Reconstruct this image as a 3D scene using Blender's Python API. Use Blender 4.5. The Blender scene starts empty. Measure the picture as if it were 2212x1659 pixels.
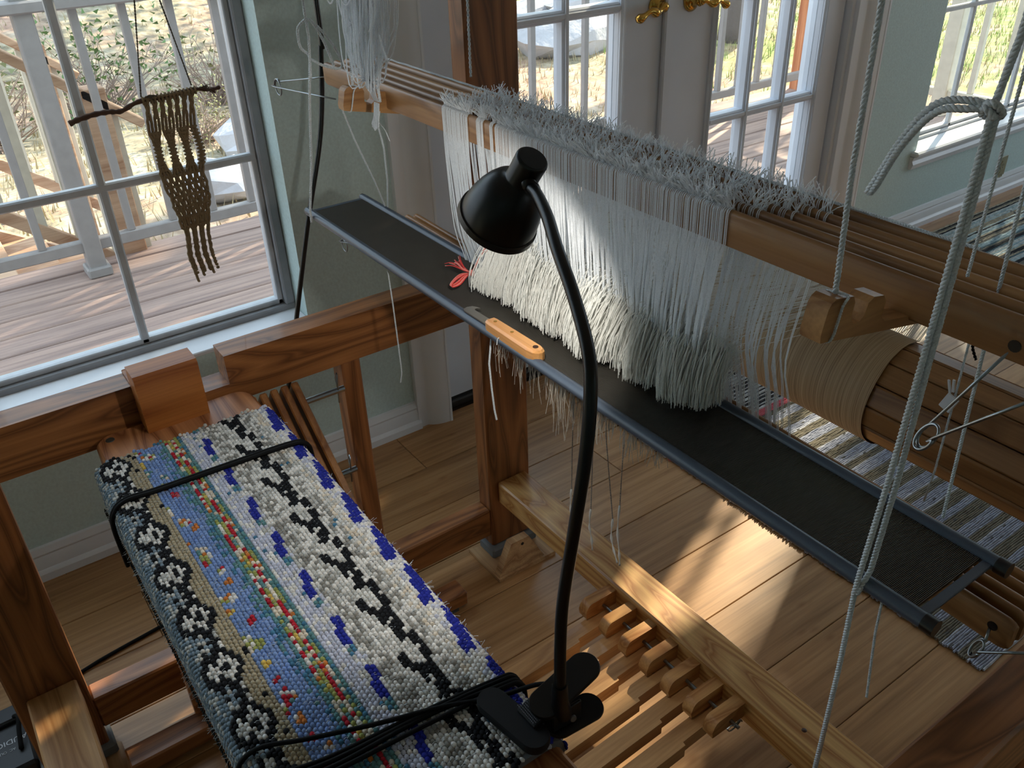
import bpy, math, random
import numpy as np
from mathutils import Vector, Matrix
rnd = random.Random(7)
nr = np.random.RandomState(11)
scene = bpy.context.scene
C = scene.collection
PI = math.pi

# ------------------------------------------------------------------ camera
f_px = 1883.909
cam = bpy.data.cameras.new('camera'); cam.sensor_width = 36; cam.lens = f_px/2212*36
cam.clip_start = 0.02; cam.clip_end = 400
camo = bpy.data.objects.new('camera', cam); C.objects.link(camo); scene.camera = camo
yaw, pitch, roll = -0.972004305, 0.555833756, -0.0359327214
cb = math.cos(pitch)
fwd = Vector((math.sin(yaw)*cb, math.cos(yaw)*cb, -math.sin(pitch)))
rg = Vector((math.cos(yaw), -math.sin(yaw), 0)); up = rg.cross(fwd)
r2 = math.cos(roll)*rg + math.sin(roll)*up; u2 = -math.sin(roll)*rg + math.cos(roll)*up
camo.matrix_world = Matrix(((r2.x, u2.x, -fwd.x, 0), (r2.y, u2.y, -fwd.y, 0), (r2.z, u2.z, -fwd.z, 1.3), (0, 0, 0, 1)))

# ------------------------------------------------------------------ world, sun, exposure
world = bpy.data.worlds.new('world'); scene.world = world; world.use_nodes = True
bg = world.node_tree.nodes['Background']; bg.inputs[0].default_value = (0.72, 0.86, 1.0, 1); bg.inputs[1].default_value = 2.8
sl = bpy.data.lights.new('sun', 'SUN'); sl.energy = 15; sl.angle = math.radians(0.9); sl.color = (1.0, 0.84, 0.60)
so = bpy.data.objects.new('sun', sl); C.objects.link(so)
el = math.radians(34); h = Vector((-0.38, 0.925, 0)).normalized()
sdir = Vector((h.x*math.cos(el), h.y*math.cos(el), math.sin(el)))
so.rotation_euler = sdir.to_track_quat('Z', 'Y').to_euler(); so.location = (-6, 12, 10)
scene.view_settings.view_transform = 'Standard'; scene.view_settings.look = 'None'
scene.view_settings.gamma = 1; scene.view_settings.use_curve_mapping = False
scene.view_settings.exposure = -0.08

# ------------------------------------------------------------------ materials
MATS = {}
def nt(name):
    m = bpy.data.materials.new(name); m.use_nodes = True
    t = m.node_tree; b = t.nodes['Principled BSDF']; return m, t, b
def lin(c):
    return tuple(((v/255)/12.92 if v/255 <= .04045 else ((v/255+.055)/1.055)**2.4) for v in c) + (1,)
def mapping(t, scale, kind='Object', rot=(0, 0, 0)):
    tc = t.nodes.new('ShaderNodeTexCoord'); mp = t.nodes.new('ShaderNodeMapping')
    mp.inputs['Scale'].default_value = scale; mp.inputs['Rotation'].default_value = rot
    t.links.new(tc.outputs[kind], mp.inputs[0]); return mp
def noise(t, vec, sc, det=3, rough=.55):
    n = t.nodes.new('ShaderNodeTexNoise'); n.inputs['Scale'].default_value = sc; n.inputs['Detail'].default_value = det
    n.inputs['Roughness'].default_value = rough
    if vec is not None: t.links.new(vec, n.inputs['Vector'])
    return n
def ramp(t, fac, stops):
    r = t.nodes.new('ShaderNodeValToRGB'); e = r.color_ramp.elements
    e[0].position, e[0].color = stops[0]; e[1].position, e[1].color = stops[-1]
    for p, c in stops[1:-1]:
        x = e.new(p); x.color = c
    t.links.new(fac, r.inputs[0]); return r
def bump(t, b, hgt, s, d=.001):
    n = t.nodes.new('ShaderNodeBump'); n.inputs['Strength'].default_value = s; n.inputs['Distance'].default_value = d
    t.links.new(hgt, n.inputs['Height']); t.links.new(n.outputs[0], b.inputs['Normal'])
def mixc(t, fac, a, b_, mode='MIX'):
    m = t.nodes.new('ShaderNodeMix'); m.data_type = 'RGBA'; m.blend_type = mode
    for s, v in ((m.inputs[0], fac), (m.inputs[6], a), (m.inputs[7], b_)):
        if hasattr(v, 'links'): t.links.new(v, s)
        else: s.default_value = v
    return m.outputs[2]
def plain(name, c, rough=.6, metal=0, spec=.5, bs=None, sheen=0):
    if name in MATS: return MATS[name]
    m, t, b = nt(name); b.inputs['Base Color'].default_value = lin(c); b.inputs['Roughness'].default_value = rough
    b.inputs['Metallic'].default_value = metal; b.inputs['Specular IOR Level'].default_value = spec
    mp = mapping(t, (1, 1, 1)); n = noise(t, mp.outputs[0], bs[0] if bs else 30, 3)
    c1 = tuple(v*.86 for v in lin(c)[:3])+(1,)
    r = ramp(t, n.outputs[0], [(.3, c1), (.7, lin(c))]); t.links.new(r.outputs[0], b.inputs['Base Color'])
    if bs: bump(t, b, n.outputs[0], bs[1], bs[2])
    MATS[name] = m; return m
def wood(name, dark, light, axis='Y', ring=26, rough=.42, fine=1.0, contrast=1.0, coat=0.0):
    """soft-wood: growth rings cut lengthwise, fine pores, slow colour drift"""
    if name in MATS: return MATS[name]
    m, t, b = nt(name)
    along, ac = 1.1, 9.0
    sc = {'X': (along, ac, ac), 'Y': (ac, along, ac), 'Z': (ac, ac, along)}[axis]
    mp = mapping(t, sc)
    n1 = noise(t, mp.outputs[0], 1.0, 2, .45)
    mul = t.nodes.new('ShaderNodeMath'); mul.operation = 'MULTIPLY'; mul.inputs[1].default_value = ring
    t.links.new(n1.outputs[0], mul.inputs[0])
    sn = t.nodes.new('ShaderNodeMath'); sn.operation = 'PINGPONG'; sn.inputs[1].default_value = 1.0
    t.links.new(mul.outputs[0], sn.inputs[0])
    sf = {'X': (6, 260, 260), 'Y': (260, 6, 260), 'Z': (260, 260, 6)}[axis]
    mp2 = mapping(t, sf); n2 = noise(t, mp2.outputs[0], 1.0, 3, .6)
    mid = tuple((a+c)/2 for a, c in zip(lin(dark), lin(light)))
    r = ramp(t, sn.outputs[0], [(0.0, lin(light)), (.62, mid), (.86, lin(dark)), (1.0, mid)])
    r2_ = ramp(t, n2.outputs[0], [(.3, (.74, .70, .66, 1)), (.62, (1, 1, 1, 1))])
    o = mixc(t, 0.8*fine, r.outputs[0], r2_.outputs[0], 'MULTIPLY')
    mp3 = mapping(t, (3, 3, 3)); n3 = noise(t, mp3.outputs[0], 1.0, 2)
    r3 = ramp(t, n3.outputs[0], [(.3, (.86, .82, .78, 1)), (.7, (1.05, 1.05, 1.05, 1))])
    o = mixc(t, 0.8, o, r3.outputs[0], 'MULTIPLY')
    t.links.new(o, b.inputs['Base Color']); b.inputs['Roughness'].default_value = rough
    b.inputs['Coat Weight'].default_value = coat
    bump(t, b, n2.outputs[0], .12, .0006)
    MATS[name] = m; return m
def cordmat(name, c, rough=.75, trans=0.0):
    if name in MATS: return MATS[name]
    m, t, b = nt(name); mp = mapping(t, (1, 1, 1)); n = noise(t, mp.outputs[0], 700, 2)
    r = ramp(t, n.outputs[0], [(.3, tuple(v*.72 for v in lin(c)[:3])+(1,)), (.6, lin(c))])
    t.links.new(r.outputs[0], b.inputs['Base Color']); b.inputs['Roughness'].default_value = rough
    bump(t, b, n.outputs[0], .5, .0006)
    if trans:
        tr = t.nodes.new('ShaderNodeBsdfTranslucent'); tr.inputs[0].default_value = lin(c)
        mx = t.nodes.new('ShaderNodeMixShader'); mx.inputs[0].default_value = trans
        out = t.nodes['Material Output']
        t.links.new(b.outputs[0], mx.inputs[1]); t.links.new(tr.outputs[0], mx.inputs[2]); t.links.new(mx.outputs[0], out.inputs[0])
    MATS[name] = m; return m
def attrmat(name, rough=.85, bs=(350, .5, .0008), spec=.25):
    if name in MATS: return MATS[name]
    m, t, b = nt(name); a = t.nodes.new('ShaderNodeAttribute'); a.attribute_name = 'Col'
    mp = mapping(t, (1, 1, 1)); n = noise(t, mp.outputs[0], bs[0], 3)
    r = ramp(t, n.outputs[0], [(.25, (.68, .68, .68, 1)), (.65, (1.04, 1.04, 1.04, 1))])
    o = mixc(t, 1.0, a.outputs[0], r.outputs[0], 'MULTIPLY'); t.links.new(o, b.inputs['Base Color'])
    b.inputs['Roughness'].default_value = rough; b.inputs['Specular IOR Level'].default_value = spec
    bump(t, b, n.outputs[0], bs[1], bs[2]); MATS[name] = m; return m
def glassmat():
    if 'glass' in MATS: return MATS['glass']
    m = bpy.data.materials.new('pane_glass'); m.use_nodes = True; t = m.node_tree; t.nodes.clear()
    out = t.nodes.new('ShaderNodeOutputMaterial'); tr = t.nodes.new('ShaderNodeBsdfTransparent'); tr.inputs[0].default_value = (.95, .97, .97, 1)
    gl = t.nodes.new('ShaderNodeBsdfGlossy'); gl.inputs['Roughness'].default_value = .02
    fr = t.nodes.new('ShaderNodeFresnel'); ge = t.nodes.new('ShaderNodeNewGeometry'); mr = t.nodes.new('ShaderNodeMapRange')
    mr.inputs[3].default_value = 1.18; mr.inputs[4].default_value = 1/1.18
    t.links.new(ge.outputs['Backfacing'], mr.inputs[0]); t.links.new(mr.outputs[0], fr.inputs[0])
    df = t.nodes.new('ShaderNodeBsdfDiffuse'); df.inputs[0].default_value = (.8, .8, .85, 1)
    mx = t.nodes.new('ShaderNodeMixShader'); t.links.new(fr.outputs[0], mx.inputs[0]); t.links.new(tr.outputs[0], mx.inputs[1]); t.links.new(gl.outputs[0], mx.inputs[2])
    # a thin film of window dust
    mp = mapping(t, (2, 2, 2)); n = noise(t, mp.outputs[0], 2, 3); r = ramp(t, n.outputs[0], [(.3, (.015, .015, .015, 1)), (.8, (.06, .06, .06, 1))])
    m2 = t.nodes.new('ShaderNodeMixShader'); t.links.new(r.outputs[0], m2.inputs[0]); t.links.new(mx.outputs[0], m2.inputs[1]); t.links.new(df.outputs[0], m2.inputs[2])
    t.links.new(m2.outputs[0], out.inputs[0]); MATS['glass'] = m; return m

W_LOOM_Y = wood('loom_pine_y', (112, 68, 36), (174, 116, 68), 'Y', 30, coat=.15)
W_LOOM_X = wood('loom_pine_x', (150, 96, 48), (212, 160, 100), 'X', 30, coat=.1)
W_LOOM_Z = wood('loom_pine_z', (106, 63, 34), (164, 106, 62), 'Z', 26, coat=.1)
W_BENCH = wood('bench_pine', (128, 74, 40), (200, 140, 94), 'X', 30)
W_BEECH = wood('shaft_wood', (128, 88, 50), (176, 130, 82), 'X', 6, rough=.38, coat=.1)
W_TREAD = wood('treadle_wood', (164, 120, 76), (206, 162, 112), 'Y', 8, rough=.35, coat=.2)
W_BLOCK = wood('block_wood', (142, 98, 56), (186, 140, 90), 'Y', 10, rough=.4)
W_DRUM = wood('drum_wood', (132, 94, 58), (176, 134, 88), 'X', 9, rough=.4)
W_PLY = wood('raw_plywood', (170, 130, 90), (214, 178, 134), 'X', 12, rough=.6)
WALL = plain('wall_paint', (202, 224, 224), .7, bs=(160, .22, .002))
TRIM = plain('trim_paint', (232, 236, 242), .32, bs=(3, .03, .001))
DOORP = plain('door_paint', (222, 227, 236), .38, bs=(3, .03, .001))
ALU = plain('window_frame_grey', (150, 152, 156), .38)
SASH = plain('window_sash_white', (205, 208, 212), .4)
BLACKP = plain('black_plastic', (14, 15, 18), .32, bs=(400, .05, .0005))
BLACKC = plain('black_cord', (10, 10, 12), .75, spec=.2)
STEEL = plain('steel_wire', (150, 156, 160), .28, metal=1)
BRASS = plain('polished_brass', (206, 164, 84), .16, metal=1)
REEDC = plain('reed_binding', (66, 76, 90), .32, bs=(900, .15, .0004))
DENT = plain('reed_dents', (82, 78, 72), .42, metal=.4)
WHITEC = cordmat('white_cord', (214, 220, 224))
HEDD = cordmat('heddle_yarn', (250, 252, 254), .7, .55)
WARPM = cordmat('warp_yarn', (246, 246, 242), .6, .4)
LINEN = cordmat('warp_linen', (205, 182, 150), .7)

# ------------------------------------------------------------------ geometry helpers
class MB:
    def __init__(s): s.v = []; s.f = []; s.c = []; s.mi = []
    def add(s, vs, fs, col=None, mi=0):
        o = len(s.v); s.v.extend(vs); s.f.extend([tuple(i+o for i in f) for f in fs])
        s.mi.extend([mi]*len(fs))
        if col is not None: s.c.extend([col]*len(fs))
        return s
    def box(s, x0, x1, y0, y1, z0, z1, ch=0.0, col=None):
        if x0 > x1: x0, x1 = x1, x0
        if y0 > y1: y0, y1 = y1, y0
        if z0 > z1: z0, z1 = z1, z0
        c = min(ch, (x1-x0)/2.2, (y1-y0)/2.2, (z1-z0)/2.2)
        if c <= 0:
            v = [(x, y, z) for x in (x0, x1) for y in (y0, y1) for z in (z0, z1)]
            f = [(0, 1, 3, 2), (4, 6, 7, 5), (0, 4, 5, 1), (2, 3, 7, 6), (0, 2, 6, 4), (1, 5, 7, 3)]
            return s.add(v, f, col)
        lo = (x0, y0, z0); hi = (x1, y1, z1); v = []; idx = {}
        for sx in (0, 1):
            for sy in (0, 1):
                for sz in (0, 1):
                    sg = (sx, sy, sz)
                    for ax in range(3):
                        p = []
                        for k in range(3):
                            e = hi[k] if sg[k] else lo[k]
                            p.append(e if k == ax else (e - c if sg[k] else e + c))
                        idx[(sg, ax)] = len(v); v.append(tuple(p))
        f = []
        for ax in range(3):
            o1, o2 = [k for k in range(3) if k != ax]
            for sd in (0, 1):
                q = []
                for a, b in ((0, 0), (1, 0), (1, 1), (0, 1)):
                    g = [0, 0, 0]; g[ax] = sd; g[o1] = a; g[o2] = b; q.append(idx[(tuple(g), ax)])
                f.append(tuple(q))
        for ax in range(3):      # edges along ax
            o1, o2 = [k for k in range(3) if k != ax]
            for a in (0, 1):
                for b in (0, 1):
                    g0 = [0, 0, 0]; g0[o1] = a; g0[o2] = b; g1 = list(g0); g1[ax] = 1
                    g0 = tuple(g0); g1 = tuple(g1)
                    f.append((idx[(g0, o1)], idx[(g0, o2)], idx[(g1, o2)], idx[(g1, o1)]))
        for sx in (0, 1):
            for sy in (0, 1):
                for sz in (0, 1): f.append(tuple(idx[((sx, sy, sz), k)] for k in range(3)))
        return s.add(v, f, col)
    def obox(s, c, ax, ay, az, ch=0.0, col=None):
        """oriented box: centre and three half-axis vectors"""
        t = MB(); t.box(-1, 1, -1, 1, -1, 1)
        if ch:
            t = MB(); lx, ly, lz = Vector(ax).length, Vector(ay).length, Vector(az).length
            t.box(-lx, lx, -ly, ly, -lz, lz, ch)
            vs = [Vector(c)+Vector(ax)*(v[0]/lx)+Vector(ay)*(v[1]/ly)+Vector(az)*(v[2]/lz) for v in t.v]
        else: vs = [Vector(c)+Vector(ax)*v[0]+Vector(ay)*v[1]+Vector(az)*v[2] for v in t.v]
        return s.add([tuple(v) for v in vs], t.f, col)
    def bar(s, p0, p1, w, hgt, upv=(0, 0, 1), ch=0.0):
        p0 = Vector(p0); p1 = Vector(p1); d = p1-p0; u = Vector(upv); sd = d.cross(u).normalized(); u = sd.cross(d).normalized()
        return s.obox((p0+p1)/2, d/2, sd*w/2, u*hgt/2, ch)
    def tube(s, pts, r, n=8, cap=True, col=None, mi=0):
        P = [Vector(p) for p in pts]; m = len(P)
        if m < 2: return s
        vs = []; fs = []; ref = None
        for i in range(m):
            d = (P[min(i+1, m-1)]-P[max(i-1, 0)])
            if d.length < 1e-9: d = Vector((0, 0, 1))
            d.normalize()
            if ref is None:
                ref = d.orthogonal().normalized()
            ref = ref - d*ref.dot(d)
            if ref.length < 1e-6: ref = d.orthogonal()
            ref.normalize(); bi = d.cross(ref); rr = r[i] if hasattr(r, '__len__') else r
            for k in range(n):
                a = 2*PI*k/n; vs.append(tuple(P[i]+ref*(math.cos(a)*rr)+bi*(math.sin(a)*rr)))
        for i in range(m-1):
            for k in range(n):
                k2 = (k+1) % n; fs.append((i*n+k, i*n+k2, (i+1)*n+k2, (i+1)*n+k))
        if cap: fs.append(tuple(range(n-1, -1, -1))); fs.append(tuple((m-1)*n+k for k in range(n)))
        return s.add(vs, fs, col, mi)
    def lathe(s, prof, o, ax, n=32, cap=False):
        """prof: (radius, distance along ax)"""
        ax = Vector(ax).normalized(); a = ax.orthogonal().normalized(); b = ax.cross(a); o = Vector(o); vs = []; fs = []
        for r, t in prof:
            for k in range(n):
                w = 2*PI*k/n; vs.append(tuple(o+ax*t+a*(r*math.cos(w))+b*(r*math.sin(w))))
        for i in range(len(prof)-1):
            for k in range(n):
                k2 = (k+1) % n; fs.append((i*n+k, i*n+k2, (i+1)*n+k2, (i+1)*n+k))
        if cap:
            fs.append(tuple(range(n-1, -1, -1))); fs.append(tuple((len(prof)-1)*n+k for k in range(n)))
        return s.add(vs, fs)
    def prism(s, poly, o, au, av, aw, ch=0):
        """polygon (u,v) in the plane au/av, extruded along vector aw"""
        o = Vector(o); au = Vector(au); av = Vector(av); aw = Vector(aw); n = len(poly)
        A = [o+au*p[0]+av*p[1] for p in poly]; vs = [tuple(v) for v in A]+[tuple(v+aw) for v in A]
        fs = [tuple(range(n-1, -1, -1)), tuple(range(n, 2*n))]+[(i, (i+1) % n, (i+1) % n+n, i+n) for i in range(n)]
        return s.add(vs, fs)
    def blob(s, c, ax, ay, az, seg=6, rings=3, half=False, col=None):
        """low-poly ellipsoid (or a dome)"""
        c = Vector(c); ax = Vector(ax); ay = Vector(ay); az = Vector(az); vs = []; fs = []
        ph0 = 0 if half else -PI/2
        for i in range(rings):
            ph = ph0+(PI/2-ph0)*(i if half else i+1)/(rings if half else rings+1)
            for k in range(seg):
                a = 2*PI*k/seg; vs.append(tuple(c+ax*(math.cos(a)*math.cos(ph))+ay*(math.sin(a)*math.cos(ph))+az*math.sin(ph)))
        top = len(vs); vs.append(tuple(c+az)); 
        for i in range(rings-1):
            for k in range(seg):
                k2 = (k+1) % seg; fs.append((i*seg+k, i*seg+k2, (i+1)*seg+k2, (i+1)*seg+k))
        for k in range(seg): fs.append(((rings-1)*seg+k, (rings-1)*seg+(k+1) % seg, top))
        if not half:
            b = len(vs); vs.append(tuple(c-az))
            for k in range(seg): fs.append((k, b, (k+1) % seg))
        return s.add(vs, fs, col)
def spline(pts, n=8):
    P = [Vector(p) for p in pts]; out = []
    Q = [P[0]*2-P[1]]+P+[P[-1]*2-P[-2]]
    for i in range(1, len(Q)-2):
        for k in range(n):
            t = k/n; a, b, c, d = Q[i-1], Q[i], Q[i+1], Q[i+2]
            out.append(0.5*((2*b)+(c-a)*t+(2*a-5*b+4*c-d)*t*t+(3*b-a-3*c+d)*t*t*t))
    out.append(P[-1]); return out
def link(o, parent=None, kind=None):
    C.objects.link(o)
    if parent is not None:
        o.parent = parent; o.matrix_parent_inverse = Matrix.Translation(-Vector(wl(parent)))
    if kind: o['kind'] = kind
    return o
def wl(o):
    v = Vector(o.location)
    if o.parent: v = v  # parts sit at the world origin of their thing
    return v if o.type == 'EMPTY' else Vector((0, 0, 0))
def obj(name, mb, mats, parent=None, kind=None, smooth=False, bevel=0, auto=None):
    me = bpy.data.meshes.new(name); me.from_pydata(mb.v, [], mb.f); me.validate(clean_customdata=False)
    if not isinstance(mats, (list, tuple)): mats = [mats]
    for m in mats: me.materials.append(m)
    if len(mats) > 1 and len(mb.mi) == len(me.polygons): me.polygons.foreach_set('material_index', mb.mi)
    if mb.c and len(mb.c) == len(me.polygons):
        a = me.color_attributes.new('Col', 'FLOAT_COLOR', 'CORNER')
        lens = np.array([len(p.vertices) for p in me.polygons]); cc = np.array([tuple(c[:3])+(1,) for c in mb.c], dtype=np.float32)
        a.data.foreach_set('color', np.repeat(cc, lens, axis=0).ravel())
    if smooth: me.polygons.foreach_set('use_smooth', [True]*len(me.polygons))
    o = bpy.data.objects.new(name, me); link(o, parent, kind)
    if auto:
        me.polygons.foreach_set('use_smooth', [True]*len(me.polygons))
        try: me.set_sharp_from_angle(angle=math.radians(auto))
        except Exception: pass
    return o
def tag(o, label, cat, group=None, kind=None):
    o['label'] = label; o['category'] = cat
    if group: o['group'] = group
    if kind: o['kind'] = kind
    return o
def thing(name, label, cat, loc, group=None, kind=None):
    o = bpy.data.objects.new(name, None); o.empty_display_size = .05; C.objects.link(o); o.location = loc
    return tag(o, label, cat, group, kind)
def struct(name, mb, m, parent=None, **k): return obj(name, mb, m, parent, None if parent is not None else 'structure', **k)
def sroot(name, loc=(0, 0, 0)):
    o = bpy.data.objects.new(name, None); C.objects.link(o); o.location = loc; o['kind'] = 'structure'; return o
def cord(mb, pts, r, plies=3, pitch=.012, step=None, n=5):
    """plied cord: each ply a thin tube wound round the path"""
    P = [Vector(p) for p in pts]; L = [0]
    for a, b in zip(P, P[1:]): L.append(L[-1]+(b-a).length)
    step = step or pitch/7; N = max(3, int(L[-1]/step)); res = []; j = 0
    for i in range(N+1):
        s_ = L[-1]*i/N
        while j < len(P)-2 and L[j+1] < s_: j += 1
        t = (s_-L[j])/max(1e-9, L[j+1]-L[j]); res.append((P[j].lerp(P[j+1], min(1, t)), s_))
    ref = None
    plypts = [[] for _ in range(plies)]
    for i, (p, s_) in enumerate(res):
        d = (res[min(i+1, N)][0]-res[max(i-1, 0)][0]).normalized()
        if ref is None: ref = d.orthogonal().normalized()
        ref = (ref-d*ref.dot(d)).normalized(); bi = d.cross(ref)
        for k in range(plies):
            a = 2*PI*(k/plies+s_/pitch); plypts[k].append(p+(ref*math.cos(a)+bi*math.sin(a))*r*.52)
    for k in range(plies): mb.tube(plypts[k], r*.56, n)
    return mb

# ================================================================== ROOM
XW = -1.714        # inner face of the long window wall
XG = -1.80         # plane of the window glass
fl = sroot('floor')
BAM = None
def bamboo():
    m, t, b = nt('bamboo_plank')
    oi = t.nodes.new('ShaderNodeObjectInfo')
    mp = mapping(t, (1, 1, 1))
    add = t.nodes.new('ShaderNodeVectorMath'); add.operation = 'ADD'
    sc = t.nodes.new('ShaderNodeVectorMath'); sc.operation = 'SCALE'; sc.inputs[0].default_value = (13, 31, 0); t.links.new(oi.outputs['Random'], sc.inputs['Scale'])
    t.links.new(mp.outputs[0], add.inputs[0]); t.links.new(sc.outputs[0], add.inputs[1])
    m1 = t.nodes.new('ShaderNodeMapping'); m1.inputs['Scale'].default_value = (55, 2.2, 1); t.links.new(add.outputs[0], m1.inputs[0])
    n1 = noise(t, m1.outputs[0], 1, 3, .6)
    # culm nodes: short dark smudges
    m2 = t.nodes.new('ShaderNodeMapping'); m2.inputs['Scale'].default_value = (48, 20, 1); t.links.new(add.outputs[0], m2.inputs[0])
    vo = t.nodes.new('ShaderNodeTexVoronoi'); vo.inputs['Scale'].default_value = .55; t.links.new(m2.outputs[0], vo.inputs['Vector'])
    rv = ramp(t, vo.outputs['Distance'], [(.0, (.62, .5, .4, 1)), (.1, (.82, .74, .66, 1)), (.2, (1, 1, 1, 1))])
    r1 = ramp(t, n1.outputs[0], [(.25, lin((134, 96, 58))), (.5, lin((172, 130, 86))), (.75, lin((192, 152, 108)))])
    o = mixc(t, .75, r1.outputs[0], rv.outputs[0], 'MULTIPLY')
    m3 = t.nodes.new('ShaderNodeMapping'); m3.inputs['Scale'].default_value = (220, 5, 1); t.links.new(add.outputs[0], m3.inputs[0])
    n3 = noise(t, m3.outputs[0], 1, 2); r3 = ramp(t, n3.outputs[0], [(.35, (.82, .8, .76, 1)), (.65, (1.03, 1.03, 1.03, 1))])
    o = mixc(t, .7, o, r3.outputs[0], 'MULTIPLY')
    rr = ramp(t, oi.outputs['Random'], [(0, (.84, .83, .82, 1)), (1, (1.04, 1.02, 1, 1))]); o = mixc(t, 1, o, rr.outputs[0], 'MULTIPLY')
    t.links.new(o, b.inputs['Base Color']); b.inputs['Roughness'].default_value = .33; b.inputs['Specular IOR Level'].default_value = .45
    return m
BAM = bamboo()
sub = MB(); sub.box(-1.9, 2.6, -2.4, 5.6, -.06, -.012); struct('subfloor', sub, plain('subfloor', (60, 42, 28), .9), fl)
PW = .1515; pl = None
for i in range(-8, 18):
    x0 = -.632+PW*(-i)-PW*0; 
    xs0 = -.632+PW*i; xs1 = xs0+PW
    if xs1 < -1.72 or xs0 > 2.5: continue
    a = max(xs0, -1.715); b_ = min(xs1, 2.5)
    off = {-7: .788, -5: 1.157, -6: .1, -4: -.3, -3: .55, -2: -.1, -1: .35}.get(i, rnd.uniform(-.6, 1.2))
    y = off-1.93*2
    while y < 5.5:
        y0 = max(y, -2.3); y1 = min(y+1.93, 5.5)
        if y1 > -2.3 and y1-y0 > .02 and (a < .4 and y0 < 4.2 or True):
            mb = MB(); mb.box(a+.0006, b_-.0006, y0+.0006, y1-.0006, -.012, 0, .0012); obj('plank', mb, BAM, fl)
        y += 1.93

# window wall: built from solid blocks around the openings
wl_ = sroot('wall_left')
wm = MB()
TH = .16; XO = XW-TH
# openings (y0,y1,z0,z1): window 1, door pair, window 2
W1 = (-1.5, .618, .40, 1.95); DR = (.92, 2.475, 0, 2.08); W2 = (2.97, 4.35, .30, 2.3)
def wallcol(y0, y1, z0, z1): wm.box(XO, XW, y0, y1, z0, z1)
wallcol(-2.4, W1[0], 0, 2.6); wallcol(W1[0], W1[1], 0, W1[2]); wallcol(W1[0], W1[1], W1[3], 2.6)
wallcol(W1[1], DR[0], 0, 2.6); wallcol(DR[0], DR[1], DR[3], 2.6); wallcol(DR[1], W2[0], 0, 2.6)
wallcol(W2[0], W2[1], 0, W2[2]); wallcol(W2[0], W2[1], W2[3], 2.6); wallcol(W2[1], 5.6, 0, 2.6)
obj('wall_panel', wm, WALL, wl_)
# the rest of the room, behind and beside the camera, with bare openings added to let sky light in
def wall_with_hole(name, axis, pos, a0, a1, hole, th=.12):
    r = sroot(name); m = MB(); (h0, h1, z0, z1) = hole
    for (p, q, c, d) in ((a0, h0, 0, 2.6), (h1, a1, 0, 2.6), (h0, h1, 0, z0), (h0, h1, z1, 2.6)):
        if axis == 'x': m.box(pos, pos+th, p, q, c, d)
        else: m.box(p, q, pos, pos+th, c, d)
    obj('wall_panel', m, WALL, r)
wall_with_hole('wall_right', 'x', 2.5, -2.4, 5.6, (1.9, 2.5, 1.4, 1.9))
wall_with_hole('wall_front', 'y', -2.42, -1.9, 2.6, (1.2, 1.5, 1.5, 1.8))
wall_with_hole('wall_back', 'y', 5.5, -1.9, 2.6, (-1.3, .6, .5, 2.1))
cm = MB(); cm.box(-1.9, 2.62, -2.42, 5.62, 2.6, 2.7); struct('ceiling', cm, plain('ceiling_paint', (228, 228, 224), .8))

# baseboards, moulded in three steps
def baseboard(name, y0, y1):
    r = sroot(name)
    prof = [(0, 0), (.020, 0), (.020, .018), (.016, .024), (.012, .026), (.012, .048), (.008, .056), (.011, .062), (.006, .076), (0, .078)]
    m = MB(); m.prism(prof, (XW, y0, 0), (1, 0, 0), (0, 0, 1), (0, y1-y0, 0)); obj('moulding', m, TRIM, r, auto=30)
baseboard('baseboard_left', -2.3, .868); baseboard('baseboard_right', 2.56, 5.5)

# window 1 (seen at the upper left): grey frame, white muntins
def window(name, y0, y1, z0, z1, vs, hs, mw, mat_m, sash, sill=None):
    r = sroot(name, (XG, y0, z0))
    m = MB(); fw = .022
    for (a, b, c, d) in ((y0, y1, z0, z0+fw), (y0, y1, z1-fw, z1), (y0, y0+fw, z0+fw, z1-fw), (y1-fw, y1, z0+fw, z1-fw)): m.box(XG-.045, XG+.022, a, b, c, d, .003)
    obj('window_frame', m, mat_m, r, auto=30)
    m = MB(); s0 = fw
    for (a, b, c, d) in ((y0+s0, y1-s0, z0+s0, z0+s0+.012), (y0+s0, y0+s0+.012, z0+s0, z1-s0), (y1-s0-.012, y1-s0, z0+s0, z1-s0)): m.box(XG-.02, XG+.006, a, b, c, d, .002)
    obj('window_sash', m, sash, r, auto=30)
    for v in vs:
        m = MB(); m.box(XG-.012, XG+.006, v-mw, v+mw, z0+fw, z1-fw, .003); obj('muntin', m, sash, r, auto=30)
    for k in hs:
        m = MB(); m.box(XG-.011, XG+.007, y0+fw, y1-fw, k-mw, k+mw, .003); obj('muntin', m, sash, r, auto=30)
    ys = [y0+fw]+list(vs)+[y1-fw]; zs = [z0+fw]+list(hs)+[z1-fw]
    for a, b in zip(ys, ys[1:]):
        for c, d in zip(zs, zs[1:]):
            m = MB(); m.box(XG-.007, XG-.004, a, b, c, d); obj('pane', m, glassmat(), r)
    return r
G_MUN = plain('muntin_grey', (196, 200, 206), .35)
window('window_1', W1[0], W1[1], .392, W1[3], [-1.24, -.935, -.63, -.325, -.02, .285], [.756, 1.12, 1.48], .0085, ALU, G_MUN)
window('window_2', W2[0], W2[1], .30, W2[3], [3.30, 3.72, 4.04], [.757, 1.12, 1.48], .0085, SASH, SASH)
t1 = sroot('trim_1'); m = MB(); m.box(XG+.02, XW+.006, W1[0], W1[1], .392, .402, .002); obj('sill_board', m, TRIM, t1)
t1 = sroot('trim_2'); m = MB(); m.box(XG+.02, XW+.028, W2[0]-.03, W2[1]+.03, .292, .312, .006); obj('sill_board', m, TRIM, t1, auto=30)
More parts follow.
